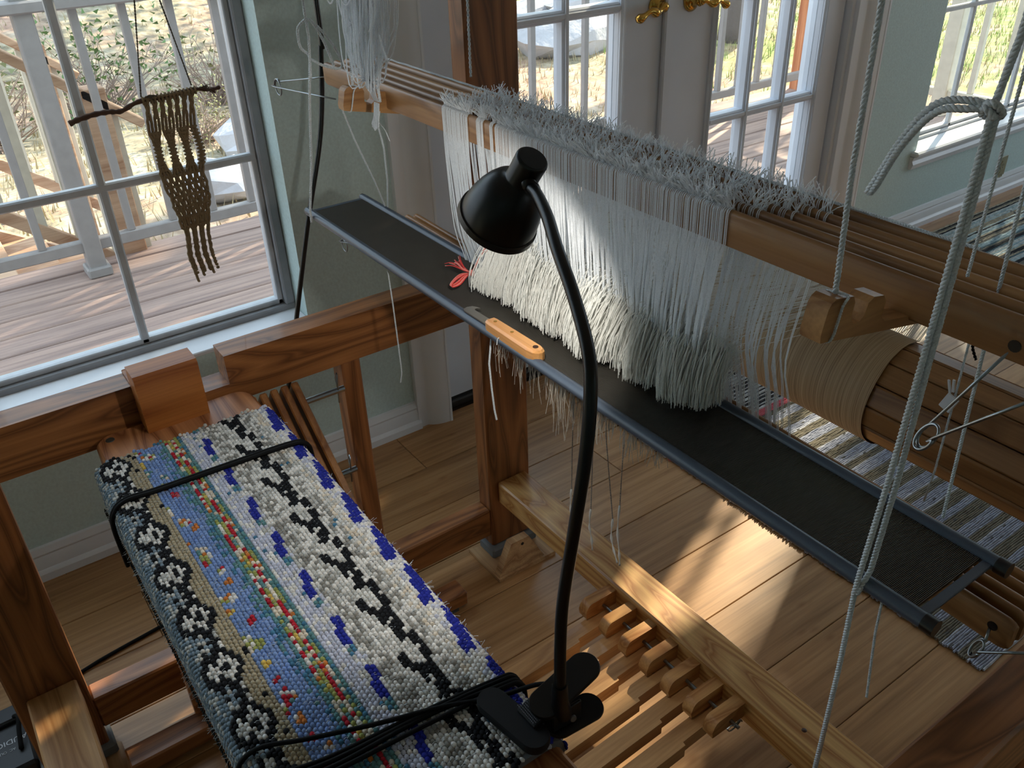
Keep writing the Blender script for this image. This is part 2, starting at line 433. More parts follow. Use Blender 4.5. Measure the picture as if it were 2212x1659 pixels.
m = MB(); m.prism([(0, 0), (.012, 0), (.018, .018), (.012, .03), (.016, .044), (0, .044)], (XW, W2[0]-.03, .248), (1, 0, 0), (0, 0, 1), (0, 1.44, 0)); obj('apron_moulding', m, TRIM, t1, auto=30)

# french doors
def casing(r, y0, y1, z1, name='casing_board'):
    prof = [(0.0, 0.0), (0.01284, 0.0), (0.01396, 0.00099), (0.0142, 0.00247), (0.01371, 0.02594), (0.01433, 0.02779), (0.01754, 0.03149), (0.02223, 0.03767), (0.02692, 0.04631), (0.03088, 0.05681), (0.03359, 0.06792), (0.03495, 0.07781), (0.03532, 0.08398), (0.0368, 0.0846), (0.03717, 0.09015), (0.03606, 0.0909), (0.03532, 0.08707), (0.03236, 0.06916), (0.02594, 0.05187), (0.01729, 0.04076), (0.0, 0.03582)]
    m = MB(); m.prism([(p[0], p[1]*(y1-y0)/.064) for p in prof], (XW, y0, 0), (1, 0, 0), (0, 1, 0), (0, 0, z1)); obj(name, m, TRIM, r, auto=25)
tr = sroot('trim_3'); casing(tr, .862, .925, 2.14); casing(tr, 2.47, 2.56, 2.14)
m = MB(); m.box(XW, XW+.018, .862, 2.56, 2.09, 2.16, .004); obj('head_casing', m, TRIM, tr)
m = MB(); m.box(XO, XW, 2.455, 2.475, 0, 2.08); m.box(XO, XW, .92, .935, 0, 2.08); m.box(XO, XW, .92, 2.475, 2.06, 2.08); obj('jamb', m, TRIM, tr)
m = MB(); m.box(XO-.02, XW-.012, .935, 2.455, 0, .022, .004); obj('threshold', m, plain('threshold_dark', (40, 38, 38), .5), tr)
def french(name, y0, y1, gy, gz0, vs, hs, handle_y, hinge_y):
    r = sroot(name, (XW-.03, y0, .03)); xa, xb = XW-.062, XW-.022
    m = MB(); z0, z1 = .028, 2.05
    m.box(xa, xb, y0, gy[0], z0, z1, .002); m.box(xa, xb, gy[1], y1, z0, z1, .002)
    m.box(xa, xb, gy[0], gy[1], z0, gz0, .002); m.box(xa, xb, gy[0], gy[1], 1.93, z1, .002); obj('door_leaf', m, DOORP, r, auto=30)
    m = MB(); w = .02   # raised moulding round the glass
    for (a, b, c, d) in ((gy[0]-w, gy[0], gz0-w, 1.95), (gy[1], gy[1]+w, gz0-w, 1.95), (gy[0]-w, gy[1]+w, gz0-w, gz0)):
        m.box(xb-.004, xb+.009, a, b, c, d, .004); m.box(xb-.004, xb+.014, a+.005, b-.007, c+.005 if d-c < .1 else c, d-.007 if d-c < .1 else d, .003)
    obj('glass_moulding', m, DOORP, r, auto=30)
    for v in vs:
        m = MB(); m.box(xa+.004, xb+.004, v-.011, v+.011, gz0, 1.93, .004); m.box(xa, xb+.010, v-.005, v+.005, gz0, 1.93, .002); obj('muntin', m, DOORP, r, auto=30)
    for k in hs:
        m = MB(); m.box(xa+.005, xb+.003, gy[0], gy[1], k-.013, k+.013, .004); m.box(xa, xb+.008, gy[0], gy[1], k-.006, k+.006, .002); obj('muntin', m, DOORP, r, auto=30)
    ys = [gy[0]]+list(vs)+[gy[1]]; zs = [gz0]+list(hs)+[1.93]
    for a, b in zip(ys, ys[1:]):
        for c, d in zip(zs, zs[1:]):
            m = MB(); m.box((xa+xb)/2-.0015, (xa+xb)/2+.0015, a, b, c, d); obj('pane', m, glassmat(), r)
    # brass lever with rose
    m = MB(); m.lathe([(.0, 0), (.026, 0), (.028, .004), (.02, .01), (.012, .012), (.010, .03), (.012, .034), (0, .035)], (xb, handle_y, .937), (1, 0, 0), 24)
    sg = 1 if handle_y < 1.72 else -1
    pts = [(xb+.03, handle_y, .937), (xb+.04, handle_y-sg*.012, .939), (xb+.043, handle_y-sg*.035, .929), (xb+.044, handle_y-sg*.058, .935), (xb+.042, handle_y-sg*.085, .923), (xb+.036, handle_y-sg*.10, .919)]
    sp = spline(pts, 6); m.tube(sp, [.009+.003*math.sin(i*.55) for i in range(len(sp))], 12); obj('door_handle', m, BRASS, r, smooth=True)
    for hz in (.214, 1.0, 1.85):
        m = MB(); m.tube([(xb+.008, hinge_y, hz-.045), (xb+.008, hinge_y, hz+.045)], .006, 10); m.box(xb-.002, xb+.003, hinge_y-.014, hinge_y+.014, hz-.045, hz+.045); obj('hinge', m, plain('aged_hinge', (96, 88, 70), .4, .8), r)
    m = MB(); m.box(xa, xb, y0, y1, .010, .03); obj('weather_sweep', m, plain('black_rubber', (26, 26, 28), .6), r)
french('door_1', .94, 1.705, (1.155, 1.545), .30, [1.375], [.605, .947, 1.29, 1.62], 1.668, .935)
french('door_2', 1.712, 2.45, (1.895, 2.345), .24, [2.045, 2.205], [.603, .945, 1.29, 1.62], 1.79, 2.458)
m = MB(); m.box(XW-.022, XW-.006, 1.69, 1.722, .03, 2.05, .004); obj('astragal', m, DOORP, tr)

# outlet
t = thing('wall_outlet', 'beige electrical outlet plate low on the teal wall under the right window', 'outlet', (XW, 3.62, .098))
OB = plain('outlet_beige', (150, 146, 120), .4)
m = MB(); m.box(XW, XW+.005, 3.588, 3.658, .042, .156, .002); obj('cover_plate', m, OB, t, auto=30)
for z in (.078, .12):
    m = MB(); m.lathe([(0, 0), (.017, 0), (.017, .003), (0, .003)], (XW+.005, 3.623, z), (1, 0, 0), 20); r_ = obj('socket', m, OB, t)
    m = MB()
    for dy in (-.006, .006): m.box(XW+.008, XW+.0085, 3.623+dy-.001, 3.623+dy+.001, z-.002, z+.006)
    m.lathe([(0, 0), (.002, 0), (.002, .0006), (0, .0006)], (XW+.008, 3.623, z-.008), (1, 0, 0), 10); obj('slots', m, BLACKP, r_)

# ================================================================== LOOM FRAME
XP = -1.174; XR = -.190          # inner faces of the left and right side frames
TB = .046
loom = thing('floor_loom', 'large orange pine floor loom frame standing on the bamboo floor', 'loom', (-.68, .7, 0))
def part(name, mb, m, root=loom, **k):
    k.setdefault('auto', 30); return obj(name, mb, m, root, **k)
# left side frame
m = MB()   # top rail with the notch for the missing breast beam, front finger block left of it
zt, zb_ = .664, .584
poly = [(-.16, zb_), (.80, zb_), (.80, zt), (.284, zt), (.284, zt-.048), (.236, zt-.048), (.236, zt), (-.16, zt)]
m.prism(poly, (XP-TB, 0, 0), (0, 1, 0), (0, 0, 1), (TB, 0, 0)); part('side_rail', m, W_LOOM_Y)
m = MB(); m.box(XP-TB, XP, -.145, -.045, .028, zb_, .003); part('front_post', m, W_LOOM_Z)
m = MB(); m.box(XP-TB, XP, .738, .838, .035, 2.0, .004); part('upright_post', m, W_LOOM_Z)
m = MB(); m.box(XP-TB+.004, XP-.002, .466, .500, .13, zb_, .003); part('inner_post', m, W_LOOM_Z)
m = MB(); m.box(XP-TB+.004, XP-.002, -.045, .738, .066, .135, .003); part('lower_rail', m, W_LOOM_Y)
# rear part of the left frame that carries the warp beam
m = MB(); m.box(XP-TB, XP, .838, 1.14, .56, .62, .003); part('rear_rail', m, W_LOOM_Y)
m = MB(); m.box(XP-TB, XP, 1.07, 1.14, .560, .80, .003); part('rear_post', m, W_LOOM_Z)
# right side frame
m = MB(); m.box(XR, XR+TB, -.16, .80, zb_, zt+.002, .003); part('side_rail', m, W_LOOM_Y)
m = MB(); m.box(XR, XR+TB, -.145, -.045, .028, zb_, .003); part('front_post', m, W_LOOM_Z)
m = MB(); m.box(XR, XR+TB, .80, .88, .035, 2.0, .004); part('upright_post', m, W_LOOM_Z)
m = MB(); m.box(XR+.002, XR+TB-.004, -.045, .80, .066, .135, .003); part('lower_rail', m, W_LOOM_Y)
m = MB(); m.box(XR, XR+TB, .88, 1.14, .56, .62, .003); part('rear_rail', m, W_LOOM_Y)
m = MB(); m.box(XR, XR+TB, 1.07, 1.14, .560, .80, .003); part('rear_post', m, W_LOOM_Z)
# cross members
W_LIGHT = wood('stretcher_pine', (170, 112, 52), (222, 176, 112), 'X', 34, coat=.15)
def stretcher():
    m, t, b = W_LIGHT, W_LIGHT.node_tree, W_LIGHT.node_tree.nodes['Principled BSDF']
    return m
m = MB(); m.box(XP, XR, .757, .824, .148, .200, .003); part('rear_stretcher', m, stretcher())
m = MB(); m.box(XP, XR, -.127, -.054, .150, .200, .003); part('front_stretcher', m, wood('stretcher_grey', (160, 112, 66), (206, 160, 108), 'X', 18))
m = MB(); m.box(XP, XR, 1.085, 1.12, .765, .80, .004); part('back_beam', m, W_LOOM_X)
for sx in (-.62,):
    m = MB(); m.lathe([(0, 0), (.0075, 0), (.0068, .0012), (0, .0016)], (sx, .79, .1995), (0, 0, 1), 14); 
# round knot in the stretcher face
m = MB(); m.lathe([(0, 0), (.0042, 0), (.003, .0007), (0, .0008)], (-.431, .782, .1998), (0, 0, 1), 12); part('knot', m, plain('dark_knot', (72, 40, 26), .5))
# carriage rods with hair-pin cotters on the left frame
m = MB(); m.tube([(XP+.004, .24, .542), (XP+.004, .462, .542)], .0052, 10); part('lamm_rod', m, STEEL)
m = MB(); m.tube([(XP+.004, .24, .376), (XP+.004, .462, .376)], .0052, 10); part('lamm_rod', m, STEEL)
for z in (.542, .376):
    m = MB(); c = Vector((XP+.004, .450, z)); m.tube(spline([c+Vector((0, 0, -.024)), c+Vector((.003, 0, .0)), c+Vector((.006, 0, .022)), c+Vector((-.003, .004, .03)), c+Vector((-.008, .003, .018)), c+Vector((.0, .002, .004))], 5), .0013, 6); part('cotter_pin', m, STEEL)

# peg holder pieces on the stretcher (treadle bracket)
pegx = [-.820, -.768, -.719, -.669, -.620, -.571, -.528]
peg_m = wood('peg_pine', (158, 104, 52), (208, 158, 100), 'Y', 24)
for i, x in enumerate(pegx):
    m = MB(); w = .0098 if i < 6 else .0102
    poly = [(.757, .190), (.702, .190), (.697, .188), (.693, .183), (.689, .172), (.691, .160), (.757, .158)]
    m.prism(poly, (x-w, 0, 0), (0, 1, 0), (0, 0, 1), (2*w, 0, 0)); part('treadle_bracket', m, peg_m)
m = MB(); m.tube([(-.84, .728, .172), (-.502, .728, .172)], .0030, 10); part('treadle_rod', m, STEEL)
m = MB(); c = Vector((-.509, .728, .172)); m.tube(spline([c+Vector((0, -.018, .004)), c+Vector((.001, -.01, .007)), c+Vector((.001, -.002, .001)), c+Vector((.001, .008, .006)), c+Vector((.001, .014, -.002))], 5), .0011, 6)
m.tube(spline([c+Vector((0, -.018, .004)), c+Vector((.001, -.012, -.004)), c+Vector((.001, .0, -.004)), c+Vector((.001, .012, .004))], 5), .0011, 6); part('cotter_pin', m, STEEL)

# treadles
ords = ['leftmost of the six, under the first bracket pegs', 'second from the left, with a sunlit front edge', 'third from the left, beside the lamp clip', 'third from the right, between the middle pegs', 'second from the right of the six', 'rightmost, next to the bracket with the cotter pin']
for i in range(6):
    xc = -.800+.0495*i; w = .0155
    t = thing('treadle', 'long flat wooden treadle, '+ords[i], 'treadle', (xc, .35, .13), 'treadles under the loom')
    def P(y, u, z): return (xc+u, y, z)
    top = [(-w, .05), (w, .05), (w, .655), (.0095, .656), (.0085, .80), (-w, .80)]
    m = MB(); n = len(top); zf = lambda y: .158-(.75-y)*.055
    vs = [(xc+a, b, zf(b)) for a, b in top]+[(xc+a, b, zf(b)-.026) for a, b in top]
    m.add(vs, [tuple(range(n)), tuple(range(2*n-1, n-1, -1))]+[(k, k+n, (k+1) % n+n, (k+1) % n) for k in range(n)])
    obj('treadle_board', m, W_TREAD, t)
# low board between the front foot blocks
t = thing('treadle_rest', 'low dark red board lying near the floor behind the front post', 'board', (-1.07, .1, 0))
m = MB(); m.box(-1.135, -1.09, -.03, .62, .012, .045, .003); obj('board', m, W_LOOM_Y, t, auto=30)
for y in (-.02, .58):
    m = MB(); m.box(-1.13, -1.095, y, y+.02, 0, .012); obj('pad', m, plain('felt', (90, 92, 92), .9), t)

# foot blocks: plank with a bored wedge, grey felt pad under each visible post
FELT = plain('grey_felt', (118, 122, 124), .95)
def foot(lbl, ox, oy, flip=1):
    t = thing('foot_block', lbl, 'foot block', (ox, oy, 0), 'raw plywood foot blocks under the loom posts')
    m = MB(); m.prism([(-.055, -.03), (.062, -.03), (.062, .115), (-.016, .115)], (ox, oy, 0), (1, 0, 0), (0, 1, 0), (0, 0, .009)); obj('base_plank', m, W_PLY, t)
    # wedge panel, sloping ends
    wx = ox+.030
    m = MB(); m.prism([(-.003, .009), (.112, .009), (.110, .013), (.075, .081), (.073, .083), (.031, .084), (.029, .082), (-.001, .013)], (wx+.009, oy-.024, 0), (0, 1, 0), (0, 0, 1), (.018, 0, 0)); w_ = obj('wedge_panel', m, W_PLY, t)
    m = MB(); m.lathe([(0, 0), (.0036, 0), (.0036, .0005), (0, .0005)], (wx+.027, oy+.033, .071), (1, 0, 0), 12); obj('screw_hole', m, BLACKP, w_)
    m = MB(); m.box(ox-.05, ox+.006, oy-.006, oy+.108, .009, .034, .004); obj('felt_pad', m, FELT, t, auto=30)
foot('raw plywood foot block with bored wedge under the tall upright post', XP+.004, .738)
foot('raw plywood foot block at the base of the front post, lower left', XP+.004, -.145)

# lamms hanging under the left rail
lo = ['frontmost of the five', 'second from the front', 'middle one of the five', 'second from the back', 'rearmost, beside the rod']
for i in range(5):
    y = .306+.0172*i; t = thing('lamm', 'thin wooden lamm hanging below the left rail, '+lo[i], 'lamm', (XP+.02, y, .5), 'lamms pivoted under the left rail')
    p0 = Vector((-1.166, y, .578)); p1 = Vector((-.86, y, .322)) + Vector((.01*i, 0, -.004*i))
    m = MB(); d = (p1-p0)
    m.bar(p0-d.normalized()*.0, p1, .0115, .046, (0, 0, 1), .002); obj('lamm_board', m, wood('lamm_wood', (124, 76, 36), (178, 124, 70), 'X', 8, rough=.35), t, auto=30)
    m = MB(); e = p1-d.normalized()*.02; m.lathe([(0, -.0061), (.004, -.0061), (.004, .0061), (0, .0061)], e, (0, 1, 0), 10); obj('cord_hole', m, BLACKP, t)

# warp beam: slatted drum
AY, AZ, AR = .995, .644, .071
wb = thing('warp_beam', 'slatted wooden warp beam drum at the back of the loom', 'beam', ((XP+XR)/2, AY, AZ))
NS = 14
for k in range(NS):
    a0 = 2*PI*k/NS+.10; hw = AR*math.tan(PI/NS)*.93
    cx = (XP+XR)/2; c = Vector((cx, AY+AR*math.cos(a0)*.945, AZ+AR*math.sin(a0)*.945)); n_ = Vector((0, math.cos(a0), math.sin(a0))); tg = Vector((0, -math.sin(a0), math.cos(a0)))
    m = MB(); m.obox(c, Vector(((XR-XP)/2-.012, 0, 0)), tg*hw, n_*.0055, .0022); obj('slat', m, W_DRUM, wb, auto=30)
m = MB(); m.tube([(XP-.02, AY, AZ), (XR+.02, AY, AZ)], .015, 16); obj('axle', m, STEEL, wb, smooth=False)
m = MB()
for x in (XP+.03, -.7, XR-.03): m.lathe([(.0, -.008), (AR*.88, -.008), (AR*.88, .008), (0, .008)], (x, AY, AZ), (1, 0, 0), NS*2)
obj('drum_disc', m, W_DRUM, wb)

# warp: linen on the beam, sheet up to the back beam, fan of threads forward to the heddles, loose cut ends
wp = thing('warp', 'white and linen warp from slatted beam to heddles, cut ends fluffed on the reed', 'yarn', (-.78, .9, .6))
WX0, WX1 = -.955, -.525
m = MB(); R_ = AR+.0055; N = 60; 
for j in range(2):
    pass
a_s, a_e = 1.2, 5.6
vs = []; fs = []
ny = 90
for i in range(N+1):
    a = a_s+(a_e-a_s)*i/N
    for j in range(ny+1):
        x = WX0+(WX1-WX0)*j/ny+ (math.sin(a*3)*.0012 if j == ny else 0); r = R_+nr.uniform(-.0002, .0002)
        vs.append((x, AY+r*math.cos(a), AZ+r*math.sin(a)))
for i in range(N):
    for j in range(ny):
        q = i*(ny+1)+j; fs.append((q, q+1, q+ny+2, q+ny+1))
m.add(vs, fs)
def linenmat():
    mm, t, b = nt('linen_winding'); mp = mapping(t, (900, 6, 6)); n = noise(t, mp.outputs[0], 1, 2)
    r = ramp(t, n.outputs[0], [(.3, lin((150, 124, 92))), (.55, lin((196, 170, 134))), (.8, lin((214, 192, 158)))])
    t.links.new(r.outputs[0], b.inputs['Base Color']); b.inputs['Roughness'].default_value = .6; bump(t, b, n.outputs[0], .5, .0006); return mm
obj('wound_warp', m, linenmat(), wp, smooth=True, kind='stuff')
m = MB(); top = (AY+R_*math.cos(1.25), AZ+R_*math.sin(1.25)); bb = (1.1215, .8015)
for i in range(430):
    x = WX0+(WX1-WX0)*(i+nr.uniform(-.3, .3))/430
    m.tube([(x, top[0], top[1]), (x+nr.uniform(-.001, .001), (top[0]+bb[0])/2, (top[1]+bb[1])/2), (x, bb[0], bb[1])], .00042, 3, cap=False)
obj('warp_sheet', m, WARPM, wp, kind='stuff')
m = MB()
for i in range(620):
    u = (i+.5)/620; xb = WX0+(WX1-WX0)*u; xh = -1.00+(.47)*u+nr.uniform(-.012, .012)
    zz = .865+nr.uniform(-.014, .014); yh = .60+nr.uniform(0, .05)
    if u > .93 and i % 2: zz -= .015
    sag = nr.uniform(.0, .012)
    m.tube([(xb, bb[0], bb[1]), (xb+(xh-xb)*.35, bb[0]+(yh-bb[0])*.35, bb[1]+(zz-bb[1])*.35-sag), (xb+(xh-xb)*.7, bb[0]+(yh-bb[0])*.7, bb[1]+(zz-bb[1])*.7-sag), (xh, yh, zz)], .00042, 3, cap=False)
obj('warp_threads', m, WARPM, wp, kind='stuff')
# cut ends in front of the heddles
m = MB()
for i in range(4200):
    u = nr.uniform(0, 1); x = -.872+.378*u
    z0 = .862+nr.uniform(-.020, .014)+.006*math.sin(x*37)-.006*u; y0 = .604+nr.uniform(-.010, .02)
    ck = int(x/.0085+40); cq = math.sin(ck*12.9898)*43758.5; cq -= math.floor(cq); cr = math.sin(ck*78.233)*12543.1; cr -= math.floor(cr)
    if nr.uniform() < .22: z0 += nr.uniform(.0, .030); y0 += .004
    wv = .006*math.sin(x*60)+.012*(cq-.5)
    ye = .546+.020*max(0, (u-.75)/.25)+wv*.8+nr.uniform(-.006, .022); ze = .809+nr.uniform(0, .008)
    xc_ = (ck-40+.5)*.0085; xe = x*.45+xc_*.55+.014*math.sin(x*31)+.016*(cr-.4)+nr.uniform(-.005, .005)+.006
    bul = nr.uniform(-.2, .25)+.45*cr
    ym = y0-(y0-ye)*(.5+.4*bul); zm = z0-.014*bul+nr.uniform(-.004, .004)
    p = [(x, y0, z0), (x*.7+xe*.3, (y0+ym)/2, z0-.002), (x*.5+xe*.5, ym, zm), (x*.15+xe*.85, ye*.8+ym*.2-.003*bul, (zm*.45+ze*.55)), (xe, ye+nr.uniform(-.002, .003), ze)]
    m.tube(spline(p, 3), .00045, 3, cap=False)
obj('cut_ends', m, WARPM, wp, kind='stuff')

# ================================================================== SHAFTS
lab = ['front weaving shaft, nearest the lamp, its upper bar thick with white string heddles', 'second weaving shaft from the front, close behind the nearest upper bar', 'middle weaving shaft of the five hanging bars', 'fourth weaving shaft, in front of the one with white cord on top', 'rearmost weaving shaft with a white cord lying along its top edge']
uy = [.574, .589, .605, .622, .638]; ly = [.592, .608, .624, .640, .655]
utop = [1.020, 1.0215, 1.0225, 1.0235, 1.026]
hx = [(-.968, -.487), (-.955, -.462), (-.955, -.440), (-.955, -.418), (-.945, -.43)]
SX0, SX1 = -1.326, -.165
def roundbar(m, x0, x1, yc, th, z0, z1, skew=0):
    """bar lying along x with a rounded top edge, section in yz, rounded ends"""
    hh = th/2; r = hh*.8
    sec = [(-hh, z0+.002), (-hh+.001, z0), (hh-.001, z0), (hh, z0+.002), (hh, z1-r), (hh*.75, z1-r*.4), (hh*.3, z1), (-hh*.3, z1), (-hh*.75, z1-r*.4), (-hh, z1-r)]
    xs = [(x0, .72), (x0+.003, .9), (x0+.008, 1), (x1-.008, 1), (x1-.003, .9), (x1, .72)]; n = len(sec); vs = []; zc = (z0+z1)/2
    for x, s_ in xs:
        for (a, b) in sec: vs.append((x, yc+a*(.8+.2*s_)+skew*(x1-x)/(x1-x0), zc+(b-zc)*s_))
    fs = [tuple(range(n-1, -1, -1)), tuple(range((len(xs)-1)*n, len(xs)*n))]
    for i in range(len(xs)-1):
        for k in range(n): fs.append((i*n+k, i*n+(k+1) % n, (i+1)*n+(k+1) % n, (i+1)*n+k))
    m.add(vs, fs)
def strand_over(x, k, xl):
    """heddle string: from the back of the upper bar over its top, down the front, to the eye and the lower bar"""
    hh = .0044; zt_ = utop[k]; y = uy[k]; yl = ly[k]; r = nr.uniform(-.0006, .0006)
    return [(x, y+hh, zt_-.010), (x, y+hh*.5, zt_+.0012), (x, y-hh*.4, zt_+.0012), (x, y-hh*.85, zt_+.0002), (x+r, y-hh-.0008, zt_-.0028), (x+r, y-hh-.0009, zt_-.008), (x+r, y-hh-.0006, zt_-.031)]
for k in range(5):
    t = thing('weaving_shaft', lab[k], 'shaft', ((SX0+SX1)/2, uy[k], .99), 'five wooden shafts hanging in the loom')
    th = .0082
    m = MB(); roundbar(m, SX0+.012*(0 if k == 0 else (k % 3)*.4), SX1, uy[k], th, utop[k]-.033, utop[k]); obj('upper_bar', m, W_BEECH, t, auto=35)
    zt_l = .765-.001*k
    m = MB(); roundbar(m, -1.295+.004*k, -.172, ly[k], th, zt_l-.030, zt_l, .027); lb = obj('lower_bar', m, W_BEECH, t, auto=35)
    m = MB(); m.lathe([(0, -.0002), (.0042, -.0002), (.0042, .0003), (0, .0003)], (-.188, ly[k]-th/2+.0001, zt_l-.013), (0, -1, 0), 14); obj('bar_hole', m, BLACKP, lb)
    # heddle strings
    nH = (210, 85, 80, 75, 70)[k]; a, b = hx[k]; m = MB(); mf = MB(); wraps = []
    gaps = [(-.909, -.890), (-.875, -.862), (-.8545, -.850)] if k == 0 else []
    for i in range(nH):
        u = (i+nr.uniform(-.3, .3))/nH; x = a+(b-a)*max(0, min(1, u))
        if any(g0 < x < g1 for g0, g1 in gaps): continue
        xe = x+nr.uniform(-.006, .006) if k == 0 else x+nr.uniform(-.01, .01); ze = .868+nr.uniform(-.012, .012)
        xe2 = xe*.9 + (-.73)*.1 if x > -.6 else xe
        yb = ly[k]+.015-.003; ye = (uy[k]*.45+ly[k]*.55)-.006
        xl = xe2+nr.uniform(-.004, .004)
        for s_ in (-1, 1):
            dx = s_*.0009; head = [(p[0]+dx, p[1], p[2]) for p in strand_over(x, k, xl)]
            body = [(x*.7+xe2*.3+dx, uy[k]*.85+ye*.15-.004, .955), (xe2+dx*.6, ye, ze), (xe2*.5+xl*.5+dx, (ye+yb)/2, (ze+zt_l)/2), (xl+dx, yb-.002, zt_l-.004)]
            m.tube(head+spline([head[-1]]+body, 3)[1:], .00052, 3, cap=False)
        # frayed knot on top of the bar
        kz = utop[k]+.002; nf = 7 if k == 0 else 5
        lean = .45*math.sin(x*130)+nr.uniform(-.15, .15)
        for _ in range(nf):
            d = Vector((nr.uniform(-.6, .6)+lean, nr.uniform(-.55, .5)+(.15 if k > 1 else -.05), nr.uniform(.45, 1.1))).normalized()
            L = nr.uniform(.009, .0165)*(1.45 if nr.uniform() < .3 else 1)*(1.0 if k < 4 else .8); st = Vector((x+nr.uniform(-.001, .001), uy[k]+nr.uniform(-.002, .002), kz))
            bend = Vector((nr.uniform(-.3, .3), nr.uniform(-.3, .3), -.2))*L*.35
            mf.tube([st, st+d*L*.5, st+d*L+bend], [.0006, .00042, .0005], 3, cap=False)
    obj('heddle_strings', m, HEDD, t, kind='stuff'); obj('frayed_knots', mf, HEDD, t, kind='stuff')
    if k == 4:
        m = MB(); cord(m, [(SX0+.03, uy[k], utop[k]+.0018), (-1.0, uy[k], utop[k]+.0016), (-.9, uy[k], utop[k]+.0018), (-.3, uy[k]-.0005, utop[k]+.0018)], .0016, 3, .008, .0025, 4)
        obj('edge_cord', m, WHITEC, t)
    if k == 0:
        m = MB(); m.lathe([(0, -.0002), (.0045, -.0002), (.0045, .0003), (0, .0003)], (-.2285, uy[0]-th/2-.0002, .999), (0, -1, 0), 14); obj('bar_hole', m, BLACKP, t)
        m = MB(); m.lathe([(0, -.0002), (.0022, -.0002), (.0022, .0003), (0, .0003)], (-.282, uy[0]-th/2-.0002, 1.010), (0, -1, 0), 9); obj('nail_hole', m, BLACKP, t)
# wire safety pins through the bar ends
def pin(lbl, pts, r, center=None, cr=.01, turns=1.6, base=0.0, nrm=(0, 1, 0)):
    t = thing('shaft_pin', lbl, 'wire pin', pts[0], 'bent wire pins at the shaft ends'); m = MB()
    m.tube(spline(pts, 10), r, 10); obj('wire', m, STEEL, t, smooth=True)
def pinpath(p_in, c, cr, p_out, a0, a1, yoff=.004, n=34, ax=(1, 0, 0), az=(0, 0, 1)):
    c = Vector(c); ax = Vector(ax); az = Vector(az); out = [Vector(p_in)]
    for i in range(n+1):
        a = a0+(a1-a0)*i/n; out.append(c+ax*math.cos(a)*cr+az*math.sin(a)*cr+Vector((0, -yoff*i/n, 0)))
    out.append(Vector(p_out)); return out
def pinobj(lbl, path, r):
    t = thing('shaft_pin', lbl, 'wire pin', tuple(path[0]), 'bent wire pins at the shaft ends'); m = MB(); m.tube(spline(path, 2), r, 10)
    obj('wire', m, STEEL, t, smooth=True)
rot = Vector((.45, -.55, .70)).normalized()
pinobj('thick bent wire pin coming out of the front upper bar at the right edge', pinpath((-.2285, .572, .999), (-.262, .556, .913), .0105, (-.185, .545, .995), 2.2, 2.2+PI*3.35, .007, 44, ax=(.75, -.2, .35), az=(.1, .35, .95)), .00125)
pinobj('bent wire pin in the lower front bar at the bottom right', pinpath((-.188, .584, .752), (-.188, .575, .737), .008, (-.145, .575, .768), 1.2, 1.2+PI*3.6, .005, 40, ax=(.55, -.2, .3), az=(.1, .35, .95)), .0012)
pinobj('wire safety pin loop left of the upper bars against the green wall', pinpath((-1.315, .575, .999), (-1.50, .56, .9535), .0135, (-1.27, .56, .975), .9, .9+PI*2.75, .003, 30), .0012)
pinobj('small wire pin loop below the left end of the reed', pinpath((-1.29, .62, .75), (-1.405, .60, .682), .012, (-1.30, .60, .715), 1.0, 1.0+PI*2.6, .003, 30), .0011)

# hanger brackets with slots, tilted up at the front
def hanger(lbl, x, y0, zb, tilt, yend, hw=.0085):
    t = thing('shaft_hanger', lbl, 'hanger block', (x, y0, zb), 'slotted hanger blocks under the shafts')
    u = Vector((0, math.cos(tilt), math.sin(tilt))); v = Vector((0, -math.sin(tilt), math.cos(tilt)))
    L = yend-y0; H = .032
    poly = [(0.002, 0), (L, 0), (L, .008), (.076, .008), (.070, .012), (.069, .024), (.064, .029), (.052, .029), (.047, .025), (.0465, .016), (.0425, .0115), (.036, .0105), (.0315, .014), (.030, .020), (.0295, .027), (.026, H), (.006, H), (.002, H-.003), (0, H-.007), (0, .006)]
    m = MB(); m.prism(poly, Vector((x-hw, y0, zb)), u, v, (2*hw, 0, 0)); obj('block', m, W_BLOCK, t, auto=20)
    m = MB(); pt = lambda a, b, dx: Vector((x+dx, y0, zb))+u*a+v*b
    loop = [pt(.016, H+.001, 0), pt(.017, H+.0014, hw+.0012), pt(.013, H-.006, hw+.0016), pt(.012, .004, hw+.0016), pt(.012, -.0012, hw*.6), pt(.013, -.0014, -hw*.6), pt(.015, .006, -hw-.0012), pt(.016, H-.003, -hw-.0012), pt(.016, H+.001, 0)]
    cord(m, spline(loop, 5), .0011, 3, .006, .0018, 4); obj('cord_loop', m, WHITEC, t); return pt(.016, H, 0)
eR = hanger('tan slotted hanger block near the right end, tied with a thick white cord', -.315, .462, 1.004, -.20, .66)
eL = hanger('honey-coloured slotted hanger block at the left end of the shafts', -1.13, .503, .996, -.22, .66)

# ================================================================== CORDS
def cordthing(name, lbl, paths, r, pitch=.012, plies=3, group=None, n=5, mat=None):
    m = MB()
    for p in paths: cord(m, p, r, plies, pitch, pitch/6, n)
    o = obj(name, m, mat or WHITEC, smooth=True); tag(o, lbl, 'cord', group); return o
cordthing('hanging_cord', 'thick white braided cord rising from the right hanger block', [[tuple(eR), (-.3155, .479, 1.12), (-.317, .48, 1.30), (-.317, .48, 1.9)]], .0021, .010)
cordthing('hanging_cord', 'white cord tied round the left hanger block, dropping from above', [[tuple(eL), (-1.096, .512, 1.08), (-1.088, .506, 1.16), (-1.085, .50, 1.9)]], .0019, .010)
cordthing('hanging_cord', 'white cord falling into the slot of the left hanger block', [[(-1.085, .542, 1.008), (-1.083, .54, 1.03), (-1.088, .528, 1.10), (-1.09, .52, 1.16), (-1.09, .52, 1.9)]], .0021, .010)
